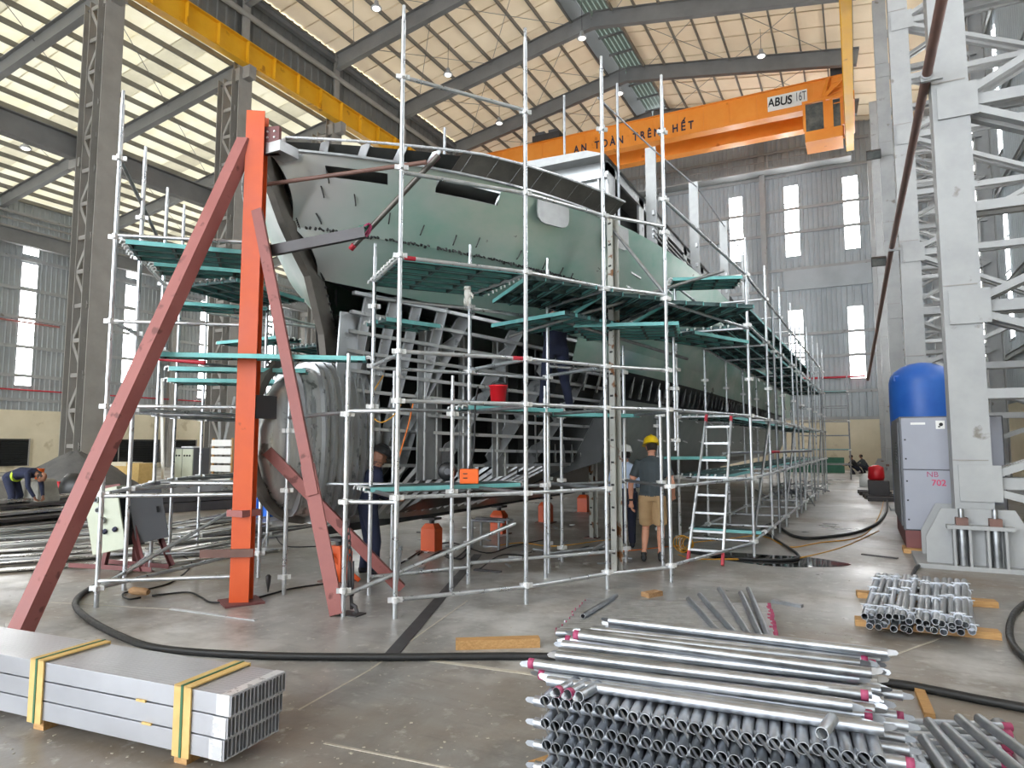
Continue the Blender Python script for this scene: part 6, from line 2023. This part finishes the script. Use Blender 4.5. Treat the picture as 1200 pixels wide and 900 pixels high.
# person in pale blue shirt and white helmet
S, (hd, f, r, u), F = standing(1.66, ((-.09, 0, 0), (.10, .12, 0)), ((-.24, .12, .92), (.20, .22, 1.0)), ((-.25, -.02, 1.06), (.25, .0, 1.06)), .2, 0.0, 'long', False, bulk=.98)
ex = [('hard_hat', helmet(hd, f, r, u, 0), 'helmet_white'), ('hair', hair_cap(hd, f, r, u), 'hair_dark'), ('eyes', eyes(hd, f, r, u), 'hair_dark')] + [('fingers', q, 'skin_dark') for q in F]
person((-3.42, 10.75, 0), math.radians(22), 'person in pale blue shirt, navy trousers and white hard hat beside the perforated post', S, ['skin_dark', 'shirt_blue', 'trouser_navy', 'shoe_black'], ex, .98)

# worker standing on the middle deck, head among the upper planks
S, (hd, f, r, u), F = standing(1.62, ((-.20, .0, 0), (.22, .05, 0)), ((-.22, .34, 1.25), (.20, .36, 1.30)), ((-.28, .12, 1.15), (.28, .14, 1.18)), .5, 0.0, 'long', False, bulk=1.05)
ex = [('hard_hat', helmet(hd, f, r, u, 0), 'helmet_white'), ('hair', hair_cap(hd, f, r, u), 'hair_dark'), ('eyes', eyes(hd, f, r, u), 'hair_dark')] + [('fingers', q, 'skin_dark') for q in F]
wp = at_floor(648, 472, 2.18)
person((-3.80, 8.78, 2.17), math.radians(40), 'person in navy overalls standing on the scaffold deck with head behind the planks', S, ['skin_dark', 'overall_navy', 'overall_navy', 'shoe_black'], ex)

# worker under the bow, bending over between the scaffold tubes
S, (hd, f, r, u), F = standing(1.66, ((-.12, -.02, 0), (.12, .08, 0)), ((-.18, .30, .95), (.18, .32, .98)), ((-.27, .08, 1.08), (.27, .10, 1.08)), .9, 0.2, 'long', False, bulk=1.05, tilt=.5)
ex = [('welding_mask', helmet(hd, f, r, u, 0), 'dark_plastic'), ('eyes', eyes(hd, f, r, u), 'hair_dark')] + [('fingers', q, 'skin_dark') for q in F]
wp = at_floor(424, 672)
person((wp.x + .12, wp.y - .05, 0), math.radians(-40), 'person in dark navy overalls working under the bow scaffold', S, ['skin_dark', 'overall_navy', 'overall_navy', 'shoe_black'], ex)

# worker bending down at far left
def bent(skin=0, top=1, leg=2, shoe=3):
    S = []
    hip = Vector((0, -.18, .92)); sh = Vector((0, .36, 1.02)); hd = Vector((0, .58, .92))
    S.append(([hip - Vector((0, .06, .06)), hip, hip + Vector((0, .1, .04))], [(.16, .13), (.175, .14), (.165, .13)], leg))
    S.append(([hip, hip.lerp(sh, .5) + Vector((0, 0, .06)), sh, sh + Vector((0, .08, -.02))], [(.17, .13), (.17, .13), (.19, .12), (.08, .07)], top))
    S.append(([sh, hd], [(.056, .056), (.05, .05)], skin))
    hp, f, r, u = head_pieces(hd, 0, skin, 1.2)
    S += hp
    FF = []
    for s in (-1, 1):
        S.append(([hip + Vector((s * .09, 0, 0)), Vector((s * .12, -.02, .50)), Vector((s * .12, -.08, .09))], [(.105, .11), (.075, .08), (.056, .06)], leg))
        S.append(([Vector((s * .12, -.14, .04)), Vector((s * .125, -.04, .05)), Vector((s * .13, .12, .03))], [(.034, .036), (.044, .048), (.034, .024)], shoe))
        a, e, w = sh + Vector((s * .17, 0, 0)), Vector((s * .22, .42, .72)), Vector((s * .14, .52, .48))
        S.append(([sh + Vector((s * .08, 0, 0)), a, e, w], [(.08, .08), (.066, .066), (.052, .052), (.038, .038)], top))
        hs, F = hand(w, (w - e), (0, 1, 0), -s, skin, (s * .2, 1, 0)); S += hs; FF.append(F)
    return S, (hd, f, r, u), FF
S, (hd, f, r, u), F = bent()
band = MB(); band.loft([[Vector((.183 * math.cos(a), y, .96 + .145 * math.sin(a))) for a in [2 * math.pi * k / 20 for k in range(20)]] for y in (-.05, .0)])
ex = [('hair', hair_cap(hd, f, r, u), 'hair_dark'), ('eyes', eyes(hd, f, r, u), 'hair_dark'), ('reflective_band', band, 'reflective_yellow')] + [('fingers', q, 'skin_dark') for q in F]
person(at_floor(18, 606), math.radians(-65), 'person in blue work clothes with a yellow band bending between concrete blocks', S, ['skin_dark', 'overall_navy', 'overall_navy', 'shoe_black'], ex)

# two people crouching near the far end
def crouch(skin=0, top=1, leg=2, shoe=3):
    S = []
    hip = Vector((0, -.12, .30)); sh = Vector((0, .14, .74)); hd = Vector((0, .22, .98))
    S.append(([hip - Vector((0, .06, .05)), hip, hip.lerp(sh, .3)], [(.16, .13), (.18, .14), (.17, .13)], leg))
    S.append(([hip, hip.lerp(sh, .5), sh, sh + Vector((0, .03, .07))], [(.17, .13), (.17, .14), (.19, .12), (.07, .06)], top))
    S.append(([sh, hd], [(.056, .056), (.05, .05)], skin))
    hp, f, r, u = head_pieces(hd, 0, skin, .3); S += hp
    FF = []
    for s in (-1, 1):
        S.append(([hip + Vector((s * .1, 0, 0)), Vector((s * .17, .32, .50)), Vector((s * .15, .10, .09))], [(.10, .10), (.075, .08), (.055, .055)], leg))
        S.append(([Vector((s * .15, .04, .04)), Vector((s * .155, .12, .05)), Vector((s * .16, .28, .03))], [(.034, .036), (.044, .048), (.034, .024)], shoe))
        a, e, w = sh + Vector((s * .17, 0, -.02)), Vector((s * .24, .34, .56)), Vector((s * .12, .52, .50))
        S.append(([sh + Vector((s * .08, 0, 0)), a, e, w], [(.08, .08), (.064, .064), (.05, .05), (.036, .036)], top))
        hs, F = hand(w, (w - e), (0, 1, 0), -s, skin, (s * .2, 1, 0)); S += hs; FF.append(F)
    return S, (hd, f, r, u), FF
for i, (px, py, hdg, lab, mt) in enumerate(((1003, 556, 100, 'person in black crouching on the bright far floor', 'shoe_black'), (1014, 555, 60, 'person in dark grey crouching behind the one in black', 'shirt_charcoal'))):
    S, (hd, f, r, u), F = crouch()
    ex = [('hair', hair_cap(hd, f, r, u), 'hair_dark'), ('eyes', eyes(hd, f, r, u), 'hair_dark')] + [('fingers', q, 'skin_dark') for q in F]
    person(at_floor(px, py), math.radians(hdg), lab, S, ['skin_dark', mt, 'trouser_navy', 'shoe_black'], ex)
